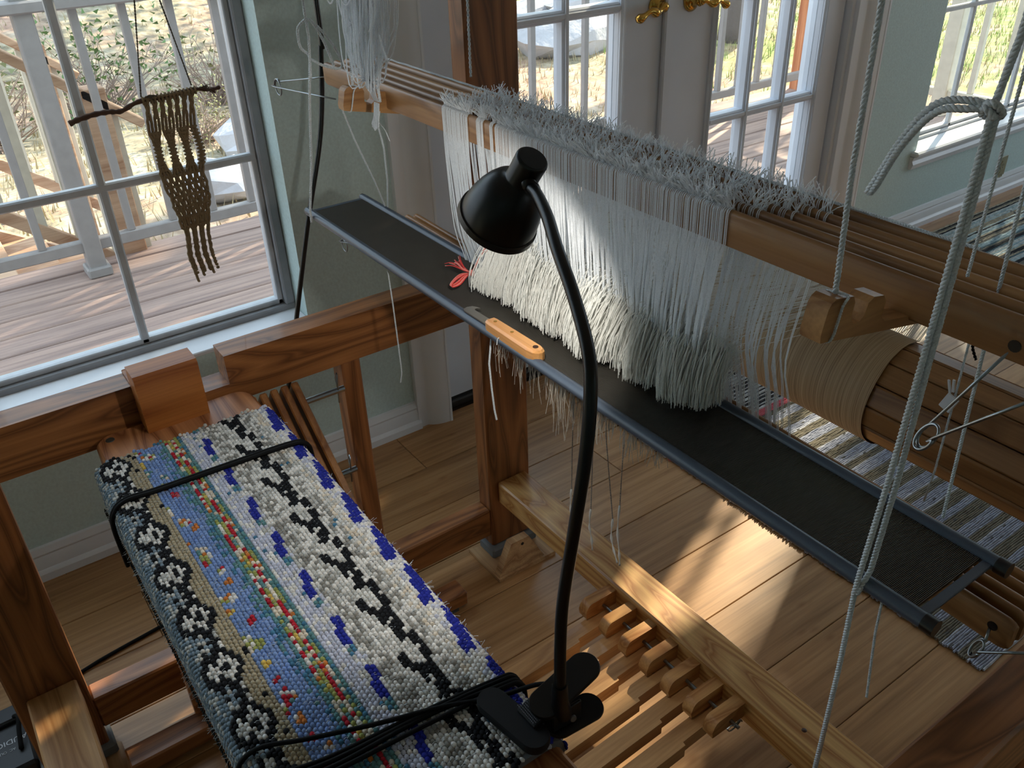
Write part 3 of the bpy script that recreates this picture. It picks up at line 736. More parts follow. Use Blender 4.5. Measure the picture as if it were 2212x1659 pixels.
# left cord with bow loops down to the reed
KL = Vector((-1.197, .5, 1.105)); K2 = Vector((-1.203, .5, 1.052))
cordthing('sling_cord', 'white cord with big bow loops holding the left end of the reed', [
    [(-1.205, .5, 1.9), (-1.2, .5, 1.16), tuple(KL), (-1.196, .5, 1.08), tuple(K2), (-1.222, .498, .99), (-1.250, .497, .89), (-1.272, .492, .812), (-1.275, .4925, .792)],
    spline([KL, KL+Vector((-.008, -.010, -.012)), KL+Vector((-.009, -.010, -.036)), K2+Vector((-.004, 0, .006)), K2], 8),
    spline([KL, KL+Vector((.008, .010, -.008)), KL+Vector((.018, .026, -.034)), KL+Vector((.024, .034, -.058)), KL+Vector((.021, .030, -.066)), KL+Vector((.010, .014, -.062)), K2], 8),
    spline([KL, KL+Vector((.005, .006, -.004)), KL+Vector((.011, .016, -.028)), KL+Vector((.018, .024, -.062))], 8),
    [tuple(K2), tuple(K2+Vector((.006, -.004, -.014))), tuple(K2+Vector((.008, -.006, -.024)))]], .0020, .010)
m = MB()
for c_ in (KL, K2):
    m.blob(c_, (.0042, 0, 0), (0, .0035, 0), (0, 0, .0055), 8, 4)
cordthing('sling_cord', 'thin white cord running from the left hanger block to the far edge of the reed', [[(-1.145, .512, .994), (-1.166, .535, .94), (-1.198, .575, .86), (-1.224, .60, .808)]], .0014, .008)
cordthing('sling_cord', 'white cord from the yarn hank to the far left edge of the reed', [[(-1.088, .535, .985), (-1.105, .55, .94), (-1.165, .58, .87), (-1.218, .602, .808)]], .0014, .008)
cordthing('hanging_cord', 'white twisted cord hanging in front of the dark wooden upright', [[(-1.038, .66, 1.9), (-1.0385, .66, 1.12), (-1.040, .66, 1.03)]], .0018, .012, 2)
# right-hand cord: knot, long loop, doubled run to the near reed edge, tail
K = Vector((-.249, .5, 1.166)); m = MB()
cordthing('sling_cord', 'thick white doubled cord with knot and long loop at the right end of the reed', [
    [(-.240, .503, 1.9), (-.243, .5015, 1.25), (-.2445, .501, 1.205), tuple(K)],
    spline([K, K+Vector((-.010, -.004, .003)), K+Vector((-.030, -.006, -.002)), K+Vector((-.047, -.004, -.025)), K+Vector((-.063, 0, -.058)), K+Vector((-.0665, 0, -.066)), K+Vector((-.062, -.0, -.062)), K+Vector((-.046, -.006, -.030)), K+Vector((-.028, -.008, -.006)), K+Vector((-.010, -.006, -.001)), K], 8),
    [tuple(K), (-.2500, .4995, 1.10), (-.2520, .4985, 1.0), (-.2540, .497, .90), (-.2560, .493, .815), (-.2565, .4925, .79)],
    [tuple(K+Vector((.002, .002, 0))), (-.2475, .5015, 1.10), (-.2495, .5025, 1.0), (-.2505, .503, .90), (-.2520, .500, .815), (-.2545, .493, .792)],
    spline([K+Vector((-.003, -.003, .003)), K+Vector((.003, -.005, .004)), K+Vector((.005, .002, -.002)), K+Vector((0, .005, -.006)), K+Vector((-.005, 0, -.004)), K+Vector((-.002, -.005, .001)), K+Vector((.004, -.003, -.004))], 5),
    [(-.2565, .493, .79), (-.2570, .4985, .70), (-.2572, .50, .60), (-.257, .50, .50)]], .0023, .0095, 3, None, 6)
cordthing('sling_cord', 'single white cord tied to the far right edge of the reed', [[(-.262, .56, 1.9), (-.2655, .60, 1.12), (-.2625, .602, 1.0), (-.259, .603, .90), (-.2555, .603, .812)]], .0015, .008)
cordthing('hanging_cord', 'thin white cord just right of the knot, passing behind the bars', [[(-.268, .565, 1.9), (-.2685, .565, 1.16), (-.2705, .568, 1.075), (-.272, .57, 1.035)]], .0013, .007)
cordthing('tail_cord', 'thin pinkish cord end hanging below the right end of the reed', [[(-.239, .503, .80), (-.236, .50, .76), (-.231, .50, .71), (-.229, .50, .690)]], .0011, .006)
# cord with white plastic arrow peg behind the right bars
t = thing('tie_up_cord', 'white cord with a small plastic anchor peg in front of the slatted drum', 'cord', (-.317, .70, .9))
m = MB(); cord(m, [(-.319, .70, 1.0), (-.318, .70, .94), (-.3165, .70, .86), (-.316, .70, .78), (-.318, .70, .74)], .0012, 3, .006, .0016, 4); obj('cord', m, WHITEC, t)
PL = plain('white_plastic', (226, 224, 226), .35); m = MB(); c = Vector((-.3185, .696, .868))
m.obox(c+Vector((0, 0, -.012)), Vector((.0055, 0, -.002)), Vector((0, .0012, 0)), Vector((.003, 0, .008)), .0005); m.obox(c+Vector((-.0035, 0, .004)), Vector((.0011, 0, 0)), Vector((0, .001, 0)), Vector((-.002, 0, .006)), .0003); m.obox(c+Vector((.0000, 0, .006)), Vector((.0011, 0, 0)), Vector((0, .001, 0)), Vector((-.001, 0, .006)), .0003); obj('anchor_peg', m, PL, t, auto=30)
cordthing('tail_cord', 'short black twisted cord end under the front bar at the right', [[(-.297, .655, .955), (-.293, .655, .938), (-.288, .655, .93)]], .0013, .006, 2, None, 5, BLACKC)
# loose ends hanging under the reed
cordthing('loose_end', 'thin white cord dangling from the reed in front of the left rail', [[(-1.034, .5, .79), (-1.030, .5, .74), (-1.027, .5, .66), (-1.026, .5, .625), (-1.030, .498, .607)]], .0011, .006)
cordthing('loose_end', 'waxed white cord end hanging in front of the upright post', [[(-.781, .505, .79), (-.781, .50, .755), (-.778, .50, .72), (-.774, .50, .69), (-.770, .50, .677)]], .0013, .005)
m = MB()
for (u0, u1, n_, L) in ((-.768, -.748, 34, .045), (-.735, -.714, 34, .060), (-.69, -.63, 75, .055), (-.60, -.565, 55, .050), (-.552, -.52, 50, .048), (-.505, -.490, 34, .035), (-.655, -.625, 34, .085), (-.46, -.458, 2, .04)):
    for i in range(n_):
        x = nr.uniform(u0, u1); y = .512+nr.uniform(-.012, .02); l = L*nr.uniform(.45, 1.0); b = nr.uniform(-.006, .006)
        m.tube([(x, y, .796), (x+b*.4, y-.002, .796-l*.5), (x+b*1.3, y-.002+nr.uniform(-.003, .003), .796-l)], .00035, 3, cap=False)
o = obj('thread_tufts', m, cordmat('tuft_yarn', (196, 184, 170), .7, .3), kind='stuff'); tag(o, 'thin cut thread ends hanging in tufts below the near edge of the reed', 'threads', None, 'stuff')
for i, (x0, x1, y, zt_, z1, z2) in enumerate(((-.742, -.722, .60, .79, .53, .455), (-.700, -.690, .60, .79, .522, .455), (-.676, -.655, .60, .79, .535, .470), (-.643, -.640, .60, .79, .566, .470))):
    ds = ['with its waxed tip closest to the lamp neck', 'short and slightly bent, second from the lamp neck', 'with a split loop at the top of its wax', 'straight, farthest right of the four']
    t = thing('tie_up_cord', 'thin waxed cord below the reed, '+ds[i], 'cord', (x0, y, .6), 'waxed tie-up cords hanging below the reed')
    m = MB(); cord(m, [(x0, y, zt_), (x0+.002, y, (zt_+z1)/2), (x1 if i == 2 else x0, y, z1)], .0009, 2, .008, .002, 4); obj('cord', m, cordmat('grey_cord', (170, 160, 152), .8), t)
    a = x1 if i == 2 else x0
    m = MB(); sp = spline([(a, y, z1+.004), (a-.002, y, (z1*.6+z2*.4)), (a+.003, y, z2+.02), (a+(.012 if i == 2 else .005), y, z2)], 5); m.tube(sp, [.0012+.0006*math.sin(j*1.3) for j in range(len(sp))], 6); obj('waxed_tip', m, plain('wax_white', (240, 240, 238), .45), t, smooth=True)

# hank of white yarn over the left hanger
m = MB()
for i in range(80):
    x = -1.045+nr.uniform(-.022, .028); y = .50+nr.uniform(-.02, .02); top_ = Vector((x+.07, y, 1.9))
    kz = 1.075+nr.uniform(-.03, .03)
    w = nr.uniform(-1, 1)
    p = [top_, (x+.045+w*.012, y, 1.25), (x+.035+w*.022+nr.uniform(-.008, .008), y, 1.15+nr.uniform(-.02, .02)), (x+.02+w*.012, y, kz), (-1.058+w*.010, .515, 1.045), (-1.078+w*.006, .533, 1.012)]
    m.tube(spline(p, 5), .0008, 4, cap=False)
for i in range(26):   # free loops and tails
    bx = -1.02+nr.uniform(-.05, .035); y = .49+nr.uniform(-.015, .015); z = 1.14+nr.uniform(-.03, .03); w = nr.uniform(.008, .02); hgt = nr.uniform(.03, .07)
    m.tube(spline([(bx, y, z+hgt), (bx-w, y, z+hgt*.3), (bx-w*.6, y, z-hgt*.3), (bx+w*.2, y, z-hgt*.42), (bx+w, y, z), (bx+w*.5, y, z+hgt)], 5), .0010, 4, cap=False)
for i in range(16):
    a = -1.078+nr.uniform(-.006, .008); m.tube(spline([(a, .533, 1.01), (a+.006, .528, .998), (a+.004+nr.uniform(-.006, .006), .525, .985-nr.uniform(.0, .012)), (a-.002, .53, .985), (a, .533, 1.0)], 4), .0009, 4, cap=False)
m.tube(spline([(-.965, .49, 1.115), (-.958, .49, 1.10), (-.95, .49, 1.088)], 4), .001, 5)
m.tube(spline([(-1.07, .53, .985), (-1.055, .53, .978), (-1.045, .53, .966)], 4), .0006, 4)
o = obj('yarn_hank', m, HEDD, smooth=True, kind='stuff'); tag(o, 'tangled hank of white yarn loops hanging onto the left hanger block', 'yarn', None, 'stuff')

# ================================================================== REED
rd = thing('reed', 'long dark metal weaving reed lying flat, slung on white cords, with blue-grey bound edges', 'reed', (-.76, .55, .80))
RX0, RX1 = -1.304, -.203
for y in (.5015, .6005):
    m = MB(); pts = [(RX0+(RX1-RX0)*i/60, y, .80) for i in range(61)]; m.tube(pts, .0066, 16); sp_ = obj('bound_spine', m, REEDC, rd, auto=50)
    m = MB(); m.tube([(RX1-.001, y, .80), (RX1+.009, y, .80)], .0072, 18); obj('end_cap', m, BLACKP, sp_, auto=50); m = MB(); m.tube([(RX0-.004, y, .80), (RX0+.001, y, .80)], .0060, 18); obj('end_cap', m, BLACKP, sp_, auto=50)
for xe_ in (RX1-.010, RX0+.002):
    m = MB(); m.box(xe_, xe_+.008, .503, .599, .7985, .8015, .0006); obj('end_bar', m, REEDC, rd)
m = MB(); x = RX0+.012
while x < RX1-.012:
    m.box(x, x+.00062, .505, .597, .7983, .8017); x += .00125
obj('dents', m, DENT, rd, kind='stuff')
m = MB(); m.tube(spline([(-.752, .4935, .7965), (-.7515, .4955, .805), (-.744, .5015, .8072), (-.742, .507, .803)], 5), .0005, 5); obj('tied_thread', m, WHITEC, rd)
# reed hook
t = thing('reed_hook', 'reed hook with a steel blade and varnished wooden handle lying on the reed', 'reed hook', (-.76, .505, .803))
A = Vector((-.834, .5045, 0)); Bv = Vector((-.684, .5055, 0)); ux = (Bv-A).normalized(); uy_ = Vector((-ux.y, ux.x, 0))
def HP(u, v, z): q = A+ux*u+uy_*v; return (q.x, q.y, z)
bl = [(.0, -.0038), (.004, -.0060), (.062, -.0055), (.062, .0058), (.012, .0050), (.0095, .0062), (.0095, .0085), (.0130, .0130), (.0070, .0118), (.001, .0085), (-.0015, .002)]
m = MB(); n = len(bl); vs = [HP(a, b, .8095+.0015*0) for a, b in bl]+[HP(a, b, .8078) for a, b in bl]
m.add(vs, [tuple(range(n-1, -1, -1)), tuple(range(n, 2*n))]+[(k, (k+1) % n, (k+1) % n+n, k+n) for k in range(n)]); obj('blade', m, plain('hook_steel', (150, 145, 138), .36, .85), t)
hp = [(.052, -.0070), (.056, -.0084), (.10, -.0092), (.138, -.0098), (.148, -.0082), (.1535, -.0035), (.1545, .001), (.1525, .0055), (.146, .0085), (.10, .0080), (.058, .0072), (.053, .006)]
m = MB(); n = len(hp); lay = [(.8022, .90), (.8035, 1.0), (.8135, 1.0), (.8165, .74)]; cx, cy = .104, -.0005; vs = []
for z, s_ in lay:
    for a, b in hp: vs.append(HP(cx+(a-cx)*(1-(1-s_)*.12), cy+(b-cy)*s_, z))
fs = [tuple(range(n-1, -1, -1)), tuple(range(3*n, 4*n))]
for i in range(3):
    for k in range(n): fs.append((i*n+k, i*n+(k+1) % n, (i+1)*n+(k+1) % n, (i+1)*n+k))
m.add(vs, fs); HW = wood('hook_handle', (176, 112, 56), (226, 168, 104), 'X', 7, rough=.3, coat=.3); hd = obj('handle', m, HW, t)
for a in (.064, .098):
    m = MB(); m.lathe([(0, .0002), (.0022, .0002), (.0020, -.0004)], HP(a, -.0003, .8168), (0, 0, 1), 14); obj('rivet', m, BRASS, t)
m = MB(); m.lathe([(.0026, 0), (.0026, .0003), (.0033, .0005), (.0034, 0)], HP(.143, .0, .8165), (0, 0, 1), 18); m.lathe([(0, .0002), (.0027, .0002)], HP(.143, 0, .8165), (0, 0, 1), 16); obj('hang_hole', m, plain('hole_dark', (58, 30, 14), .6), hd)

# red choke tie on the warp edge
t = thing('choke_tie', 'pink and red yarn choke tie knotted at the left edge of the warp', 'yarn tie', (-.90, .555, .825))
RED = cordmat('red_yarn', (222, 60, 56)); PINK = cordmat('pink_yarn', (240, 150, 138))
kn = Vector((-.893, .552, .822))
mr = MB(); mp_ = MB()
for i in range(10):
    w = nr.uniform(-1, 1); q = mr if i % 3 == 0 else mp_
    q.tube(spline([kn, kn+Vector((.003+w*.003, -.012, .0)), kn+Vector((.004+w*.005, -.024, -.006)), kn+Vector((.003+w*.003, -.034, -.008)), kn+Vector((w*.002, -.030, -.004)), kn+Vector((-.002+w*.003, -.015, .001)), kn], 4), .0008, 5)
for i in range(16):
    w = nr.uniform(-1, 1); q = mr if i % 2 else mp_
    q.tube(spline([kn, kn+Vector((-.012, -.005+w*.003, .003)), kn+Vector((-.030, -.004+w*.008, .002+nr.uniform(0, .006))), kn+Vector((-.042+nr.uniform(-.006, .004), -.002+w*.014, nr.uniform(-.004, .006)))], 4), .0006, 4)
for i in range(8):
    w = nr.uniform(-1, 1)
    mp_.tube(spline([kn, kn+Vector((.004+w*.0015, .004, .012)), kn+Vector((.010+w*.003, .010, .028)), kn+Vector((.020+w*.003, .012, .045))], 4), .0008, 5)
    mr.tube(spline([kn+Vector((-.004, .02, 0)), kn+Vector((-.010+w*.002, .030, .010)), kn+Vector((-.014+w*.004, .034, .024)), kn+Vector((-.012+w*.002, .032, .042)), kn+Vector((-.004, .036, .056))], 4), .0009, 5)
mp_.blob(kn, (.0045, 0, 0), (0, .0040, 0), (0, 0, .0045), 8, 4)
obj('red_strands', mr, RED, t, smooth=True); obj('pink_strands', mp_, PINK, t, smooth=True)

# ================================================================== BENCH
bn = thing('loom_bench', 'pine loom bench with rounded corners, hooked to the left side rail', 'bench', (-.7, .19, .58))
BX0, BX1, BY0, BY1, BZ = -1.168, -.20, .080, .306, .606
def rpoly(x0, x1, y0, y1, r, n=6):
    out = []
    for cx, cy, a0 in ((x1-r, y1-r, 0), (x0+r, y1-r, 90), (x0+r, y0+r, 180), (x1-r, y0+r, 270)):
        for i in range(n+1):
            a = math.radians(a0+90*i/n); out.append((cx+r*math.cos(a), cy+r*math.sin(a)))
    return out
m = MB(); P0 = rpoly(BX0, BX1, BY0, BY1, .026); P1 = rpoly(BX0+.004, BX1-.004, BY0+.004, BY1-.004, .022); n = len(P0); vs = []
for z, P_ in ((BZ-.036, P1), (BZ-.032, P0), (BZ-.004, P0), (BZ, P1)): vs += [(a, b, z) for a, b in P_]
fs = [tuple(range(n-1, -1, -1)), tuple(range(3*n, 4*n))]
for i in range(3):
    for k in range(n): fs.append((i*n+k, i*n+(k+1) % n, (i+1)*n+(k+1) % n, (i+1)*n+k))
m.add(vs, fs); obj('seat_board', m, W_BENCH, bn, auto=40)
m = MB(); m.prism([(BX0+.0, BZ), (-1.132, BZ), (-1.130, .693), (-1.134, .697), (-1.158, .697), (-1.1725, .697), (-1.1725, .664), (-1.168, .664)], (0, .149, 0), (1, 0, 0), (0, 0, 1), (0, .088, 0)); obj('hook_block', m, wood('hook_wood', (150, 84, 34), (190, 120, 58), 'Y', 10), bn, auto=30)
m = MB(); m.box(-1.2205, -1.1745, .150, .232, .6645, .668, .001); m.box(-1.2235, -1.2205, .150, .232, .61, .668, .001); obj('hook_plate', m, wood('hook_wood', (150, 84, 34), (190, 120, 58), 'Y', 10), bn)
m = MB(); m.lathe([(0, .0008), (.0058, .0008), (.0062, 0)], (-1.150, .1005, BZ), (0, 0, 1), 18); obj('bolt_head', m, plain('dull_bolt', (84, 88, 86), .5, .5), bn)
m = MB()
for y in (.09, .276): m.box(-1.10, -.22, y, y+.022, .50, BZ-.036, .003)
obj('apron_board', m, W_BENCH, bn, auto=30)
for x in (-1.14, -.235):
    m = MB(); m.box(x-.012, x+.012, .09, .298, .02, .57, .003); obj('end_panel', m, W_BENCH, bn, auto=30)
m = MB(); m.box(-1.14, -.235, .17, .215, .14, .165, .003); obj('stretcher_bar', m, W_BENCH, bn, auto=30)
for x in (-1.14, -.235):
    m = MB(); m.box(x-.016, x+.016, .085, .303, 0, .02, .004); obj('foot_bar', m, W_BENCH, bn, auto=30)

# ---- woven rag cover: every bump of weft is real geometry
cv = thing('bench_cover', 'colourful rag-woven cover with blue, black and white patterns folded over the bench', 'woven cover', (-.73, .19, .61))
CX0, CX1 = -1.082, -.392
Y0, Y1, ZT, RR, ZB = .064, .3125, .617, .018, .548
seg = [('side', ZT-RR-ZB), ('arc', RR*PI/2), ('top', (Y1-Y0)-2*RR), ('arc2', RR*PI/2), ('side2', ZT-RR-ZB-.01)]
Ltot = sum(s[1] for s in seg)
def csec(s):
    """point and normal on the cover's cross-section at arc length s (starting low on the near side)"""
    for nm, L in seg:
        if s <= L or nm == 'side2':
            if nm == 'side': return (Y0, ZB+s), (-1, 0)
            if nm == 'arc': a = PI-(s/L)*PI/2; return (Y0+RR+RR*math.cos(a), ZT-RR+RR*math.sin(a)), (math.cos(a), math.sin(a))
            if nm == 'top': return (Y0+RR+s, ZT), (0, 1)
            if nm == 'arc2': a = PI/2-(s/L)*PI/2; return (Y1-RR+RR*math.cos(a), ZT-RR+RR*math.sin(a)), (math.cos(a), math.sin(a))
            return (Y1, ZT-RR-min(s, L)), (1, 0)
        s -= L
s_arc0 = seg[0][1]+seg[1][1]    # s where the flat top begins (y = Y0+RR)
def L_(c): return lin(c)[:3]
BLK, WHT, GRY, LAV, BLU, LBL, BEI, RED_, TEA, GRN, ORG, SPK, SGR, TBL, YEL, CRM = [L_(c) for c in ((16, 17, 22), (232, 230, 226), (196, 196, 192), (200, 204, 222), (34, 44, 150), (128, 156, 206), (176, 164, 138), (186, 34, 52), (96, 142, 146), (158, 164, 92), (208, 126, 62), (150, 148, 142), (128, 146, 160), (72, 124, 156), (222, 190, 96), (226, 214, 196))]
def pick(*o): return o[rnd.randrange(len(o))]
def wave(x, per, ph=0): return ((x/per+ph) % 1.0)
RS = random.Random(3)
flowers = []
x = CX0+.01
while x < CX1:
    flowers.append((x, RS.choice([.118, .126, .134]), RS.choice([.0065, .008, .0095]), RS.choice([(RED_, WHT), (ORG, WHT), (YEL, ORG), (TEA, CRM), (GRN, WHT, RED_)]))); x += RS.uniform(.014, .026)
bigf = [(CX0+.02+.081*i+RS.uniform(-.006, .006), .127, .011, (GRN, WHT, RED_, TEA, ORG)) for i in range(9)]
def cover_col(x, yv):
    """yv: 'unrolled' y - smaller than Y0 means down the near side"""
    if yv < .0745: return pick(SGR, SGR, (SGR[0]*.8, SGR[1]*.82, SGR[2]*.85), GRY)
    if yv < .107:   # black diamond chain on white
        per = .081; u = wave(x+.8135, per, .5)-.5; v = (yv-.0910)/.0168
        d = abs(u)*2/.92+abs(v)*.92
        if d < .24: return BLK
        if .64 < d < 1.04: return BLK
        if abs(abs(u)-.5) < .05 and abs(v) < .35: return BLK
        if d > 1.04 and v < -.2: return pick(SGR, GRY, SGR)
        if d > 1.04 and v > .55: return BEI
        if d > 1.25: return pick(GRY, SPK)
        return pick(WHT, WHT, GRY)
    if yv < .1145: return pick(BEI, BEI, BEI, BLK if rnd.random() < .12 else BEI)
    if yv < .1425:
        for fx, fy, fr, cs in bigf+flowers:
            if ((x-fx)/1.15)**2+(yv-fy)**2 < fr*fr*.42: return cs[int(abs((x-fx)*900+(yv-fy)*700)) % len(cs)]
        return pick(LBL, LBL, LBL, (LBL[0]*.85, LBL[1]*.9, LBL[2]))
    if yv < .1505: return pick(LBL, TBL, TEA, LBL)
    if yv < .1565: return pick(TEA, TBL, TEA)
    if yv < .1612:
        w = wave(x, .105); return pick(RED_, RED_, WHT) if w < .35 else pick(ORG, CRM) if w < .5 else pick(GRN, TEA) if w < .75 else pick(CRM, WHT, RED_)
    if yv < .1658: return pick(TEA, GRN, TEA, CRM) if wave(x, .07) < .6 else pick(GRN, YEL, GRN)
    if yv < .1702:
        w = wave(x, .105, .42); return pick(RED_, RED_, CRM) if w < .4 else pick(CRM, WHT, CRM, RED_) if w < .7 else pick(RED_, ORG)
    if yv < .1755:
        w = wave(x, .09, .1); return pick(GRN, GRN, TEA) if w < .45 else pick(ORG, CRM) if w < .62 else pick(TEA, CRM)
    if yv < .181: return pick(TEA, TEA, TBL, TEA)
    if yv < .197: return pick(LAV, LAV, WHT, TBL if rnd.random() < .12 else LAV)
    if yv < .2095:
        w = wave(x+.8, .081, .2); v = (yv-.2032)/.0062
        if .08 < w < .60 and abs(v-(w-.34)*-1.6) < .72: return BLU
        if .64 < w < .80 and v < .2: return pick(TBL, TEA)
        return pick(LAV, WHT, GRY)
    if yv < .2165: return pick(GRY, WHT, SPK)
    if yv < .2335: return pick(WHT, WHT, GRY, SPK) if yv > .225 else pick(SPK, GRY, WHT, SPK)
    if yv < .2625:   # black stepped figures
        per = .089; w = wave(x+.83, per, 0); v = (yv-.2335)/.029
        for (p0, q0, p1, q1, r0) in ((.02, .06, .22, .20, .15), (.22, .20, .34, .46, .14), (.34, .46, .50, .34, .13), (.10, .86, .44, .74, .15), (.56, .70, .78, .52, .19), (.80, .92, .98, .86, .12)):
            dx_, dv_ = (p1-p0)*3.07, q1-q0; ax_, av_ = (w-p0)*3.07, v-q0
            t_ = max(0, min(1, (ax_*dx_+av_*dv_)/(dx_*dx_+dv_*dv_)))
            if (ax_-t_*dx_)**2+(av_-t_*dv_)**2 < r0*r0: return BLK
        return pick(WHT, WHT, GRY)
    if yv < .2765: return pick(SPK, WHT, GRY, SPK, TBL if rnd.random() < .05 else WHT)
    if yv < .2905: return pick(WHT, WHT, CRM, GRY)
    if yv < .3135:
        w = wave(x+.8, .081, .45); v = (yv-.302)/.0115
        if abs(v-(w-.5)*-1.5) < .62 and w < .86: return BLU
        return pick(LAV, WHT, WHT)
    return pick(LAV, WHT, BLU)
m = MB(); base = MB()
rows = int(Ltot/.00445); colsx = int((CX1-CX0)/.0057)
for r in range(rows+1):
    s = Ltot*r/rows; (y, z), (ny_, nz_) = csec(s); yv = Y0+RR+(s-s_arc0)
    if yv < Y0+RR: yv = Y0+(s-seg[0][1])*.9 if s > seg[0][1] else Y0-(seg[0][1]-s)
    yv = yv if yv > Y0 or True else yv
    tg = (nz_, -ny_)
    edge = .004*math.sin(r*.9)+rnd.uniform(-.002, .002)
    for c in range(colsx):
        x = CX0+.0057*(c+.5*(r % 2))+rnd.uniform(-.0006, .0006)+(edge if c in (0, colsx-1) else 0)
        k = cover_col(x, yv)
        big = 1.22 if k is BLK or k is BLU else 1.0
        rr_ = rnd.uniform(.88, 1.14)*big; tilt = rnd.uniform(-.25, .25)
        N_ = Vector((0, ny_, nz_)); T_ = Vector((0, tg[0], tg[1]))
        ax = (Vector((1, 0, 0))+T_*tilt).normalized()*.00345*rr_; ay = (T_-Vector((1, 0, 0))*tilt).normalized()*.00262*rr_; az = N_*.00245*rr_
        j = rnd.uniform(.85, 1.1); k2 = (k[0]*j, k[1]*j, k[2]*j)
        m.blob(Vector((x, y, z))-N_*.0008, ax, ay, az, 6, 2, half=True, col=k2)
obj('weft', m, attrmat('rag_weft'), cv, kind='stuff', smooth=True)
mw = MB()     # fine warp threads crossing the floats
for i in range(2600):
    s = rnd.uniform(.004, Ltot-.004); (y, z), (ny_, nz_) = csec(s); tg = (nz_, -ny_); x = rnd.uniform(CX0+.004, CX1-.004); l = rnd.uniform(.0018, .0032)
    N_ = Vector((0, ny_, nz_)); T_ = Vector((0, tg[0], tg[1])); c0 = Vector((x, y, z))+N_*.0013; b_ = rnd.uniform(-.001, .001)
    mw.tube([c0-T_*l-N_*.0012, c0+Vector((b_, 0, 0))+N_*.0005, c0+T_*l-N_*.0012], .00028, 3, cap=False)
for i in range(260):  # loose fuzz along the edges
    s = rnd.choice([rnd.uniform(0, .01), rnd.uniform(Ltot-.06, Ltot)]); (y, z), (ny_, nz_) = csec(s); x = rnd.uniform(CX0, CX1); N_ = Vector((0, ny_, nz_))
    c0 = Vector((x, y, z)); d = (N_+Vector((rnd.uniform(-.8, .8), rnd.uniform(-.4, .4), rnd.uniform(-.7, .5)))).normalized()
    mw.tube([c0, c0+d*.004, c0+d*rnd.uniform(.006, .010)+Vector((0, 0, -.001))], .00025, 3, cap=False)
obj('warp_threads', mw, WHITEC, cv, kind='stuff')
secs = [csec(Ltot*i/40) for i in range(41)]; vs = []
for x in (CX0+.001, CX1-.001):
    for (y, z), (a, b) in secs: vs.append((x, y-a*.0008, z-b*.0008))
    for (y, z), (a, b) in secs: vs.append((x, y-a*.0085, z-b*.0085))
nn = 82; ring = list(range(41))+list(range(81, 40, -1))
base.add(vs, [tuple(ring), tuple(i+nn for i in reversed(ring))]+[(ring[i], ring[(i+1) % nn], ring[(i+1) % nn]+nn, ring[i]+nn) for i in range(nn)])
obj('cloth_body', base, plain('cover_ground', (112, 114, 116), .95, bs=(800, .4, .0006)), cv)
mz = MB()
for i in range(170):  # dark stitched lower hem on the near side
    x = CX0+(CX1-CX0)*i/170; mz.tube([(x, Y0-.003, ZB-.001), (x+.0022, Y0-.0042, ZB-.004+rnd.uniform(-.002, .001)), (x+.0036, Y0-.002, ZB-.001)], .0009, 4)
obj('hem_stitches', mz, plain('hem_thread', (22, 26, 24), .9), cv, kind='stuff')

# elastic straps round bench and cover
def strap(name, lbl, runs, r):
    m = MB()
    for pts in runs: m.tube(spline(pts, 6), r, 8)
    o = obj(name, m, BLACKC, smooth=True); tag(o, lbl, 'strap'); return o
ZC = ZT+.0042
strap('elastic_strap', 'doubled black elastic cord across the far left end of the woven cover', [
    [(-.986, .0585, .52), (-.986, .0575, .58), (-.984, .0625, .606), (-.980, .080, ZC), (-.976, .12, ZC), (-.972, .20, ZC), (-.966, .29, ZC), (-.964, .312, .615), (-.964, .3185, .595), (-.964, .3185, .52)],
    [(-.981, .0585, .52), (-.981, .0575, .58), (-.979, .0625, .606), (-.9755, .080, ZC), (-.9715, .12, ZC), (-.967, .20, ZC), (-.961, .29, ZC), (-.959, .312, .615), (-.959, .3185, .595), (-.959, .3185, .52)]], .0027)
cb = []
for j, (x0, x1) in enumerate(((-.500, -.476), (-.494, -.473), (-.487, -.468), (-.481, -.464))):
    cb.append([(x0-.01, .0575, .54), (x0-.01, .059, .60), (x0-.006, .078, ZC+.001), (x0*.8+x1*.2+.001, .13, ZC+.001+.001*j), (x0*.4+x1*.6-.004*(j == 2), .22, ZC+.001+.001*(j % 2)), (x1, .29, ZC+.001), (x1, .313, .614), (x1, .3195, .59), (x1, .3195, .53)])
cb.append([(-.545, .0575, .54), (-.545, .059, .60), (-.54, .08, ZC+.002), (-.522, .12, ZC+.003), (-.497, .18, ZC+.004), (-.478, .235, ZC+.004), (-.458, .28, ZC+.003), (-.440, .315, .634), (-.425, .325, .640), (-.412, .318, .655), (-.402, .308, .664)])
strap('lamp_cable', 'bundle of black lamp cable wound round the bench cover beside the clip', cb, .0024)

# ================================================================== CLIP LAMP
lp = thing('clip_lamp', 'black gooseneck clip lamp clamped to the bench cover, shining on the heddles', 'lamp', (-.40, .31, .64))
BL = plain('lamp_black', (6, 7, 9), .32, spec=.35)
BL2 = plain('lamp_black_matte', (14, 15, 18), .6, spec=.3)
neck = [(-.3965, .312, .648), (-.392, .305, .668), (-.3845, .300, .70), (-.3840, .300, .745), (-.3870, .305, .791), (-.380, .31, .866), (-.381, .32, .924), (-.388, .33, .971), (-.403, .34, .998), (-.438, .355, 1.023), (-.476, .37, 1.042), (-.512, .388, 1.053), (-.540, .400, 1.0590), (-.556, .4055, 1.0600)]
m = MB(); m.tube(spline(neck, 10), .0050, 14); obj('gooseneck', m, BL, lp, smooth=True)
m = MB(); m.tube([(-.3975, .313, .640), (-.393, .3065, .664), (-.3862, .3012, .690), (-.3845, .300, .701)], [.0088, .0078, .0070, .0064], 14); obj('neck_collar', m, BL, lp, auto=40)
AX = Vector((-.547, -.120, -.829)).normalized(); AXL = Vector((-.66, .03, -.75)).normalized(); CAP = Vector((-.5647, .4138, 1.0807))
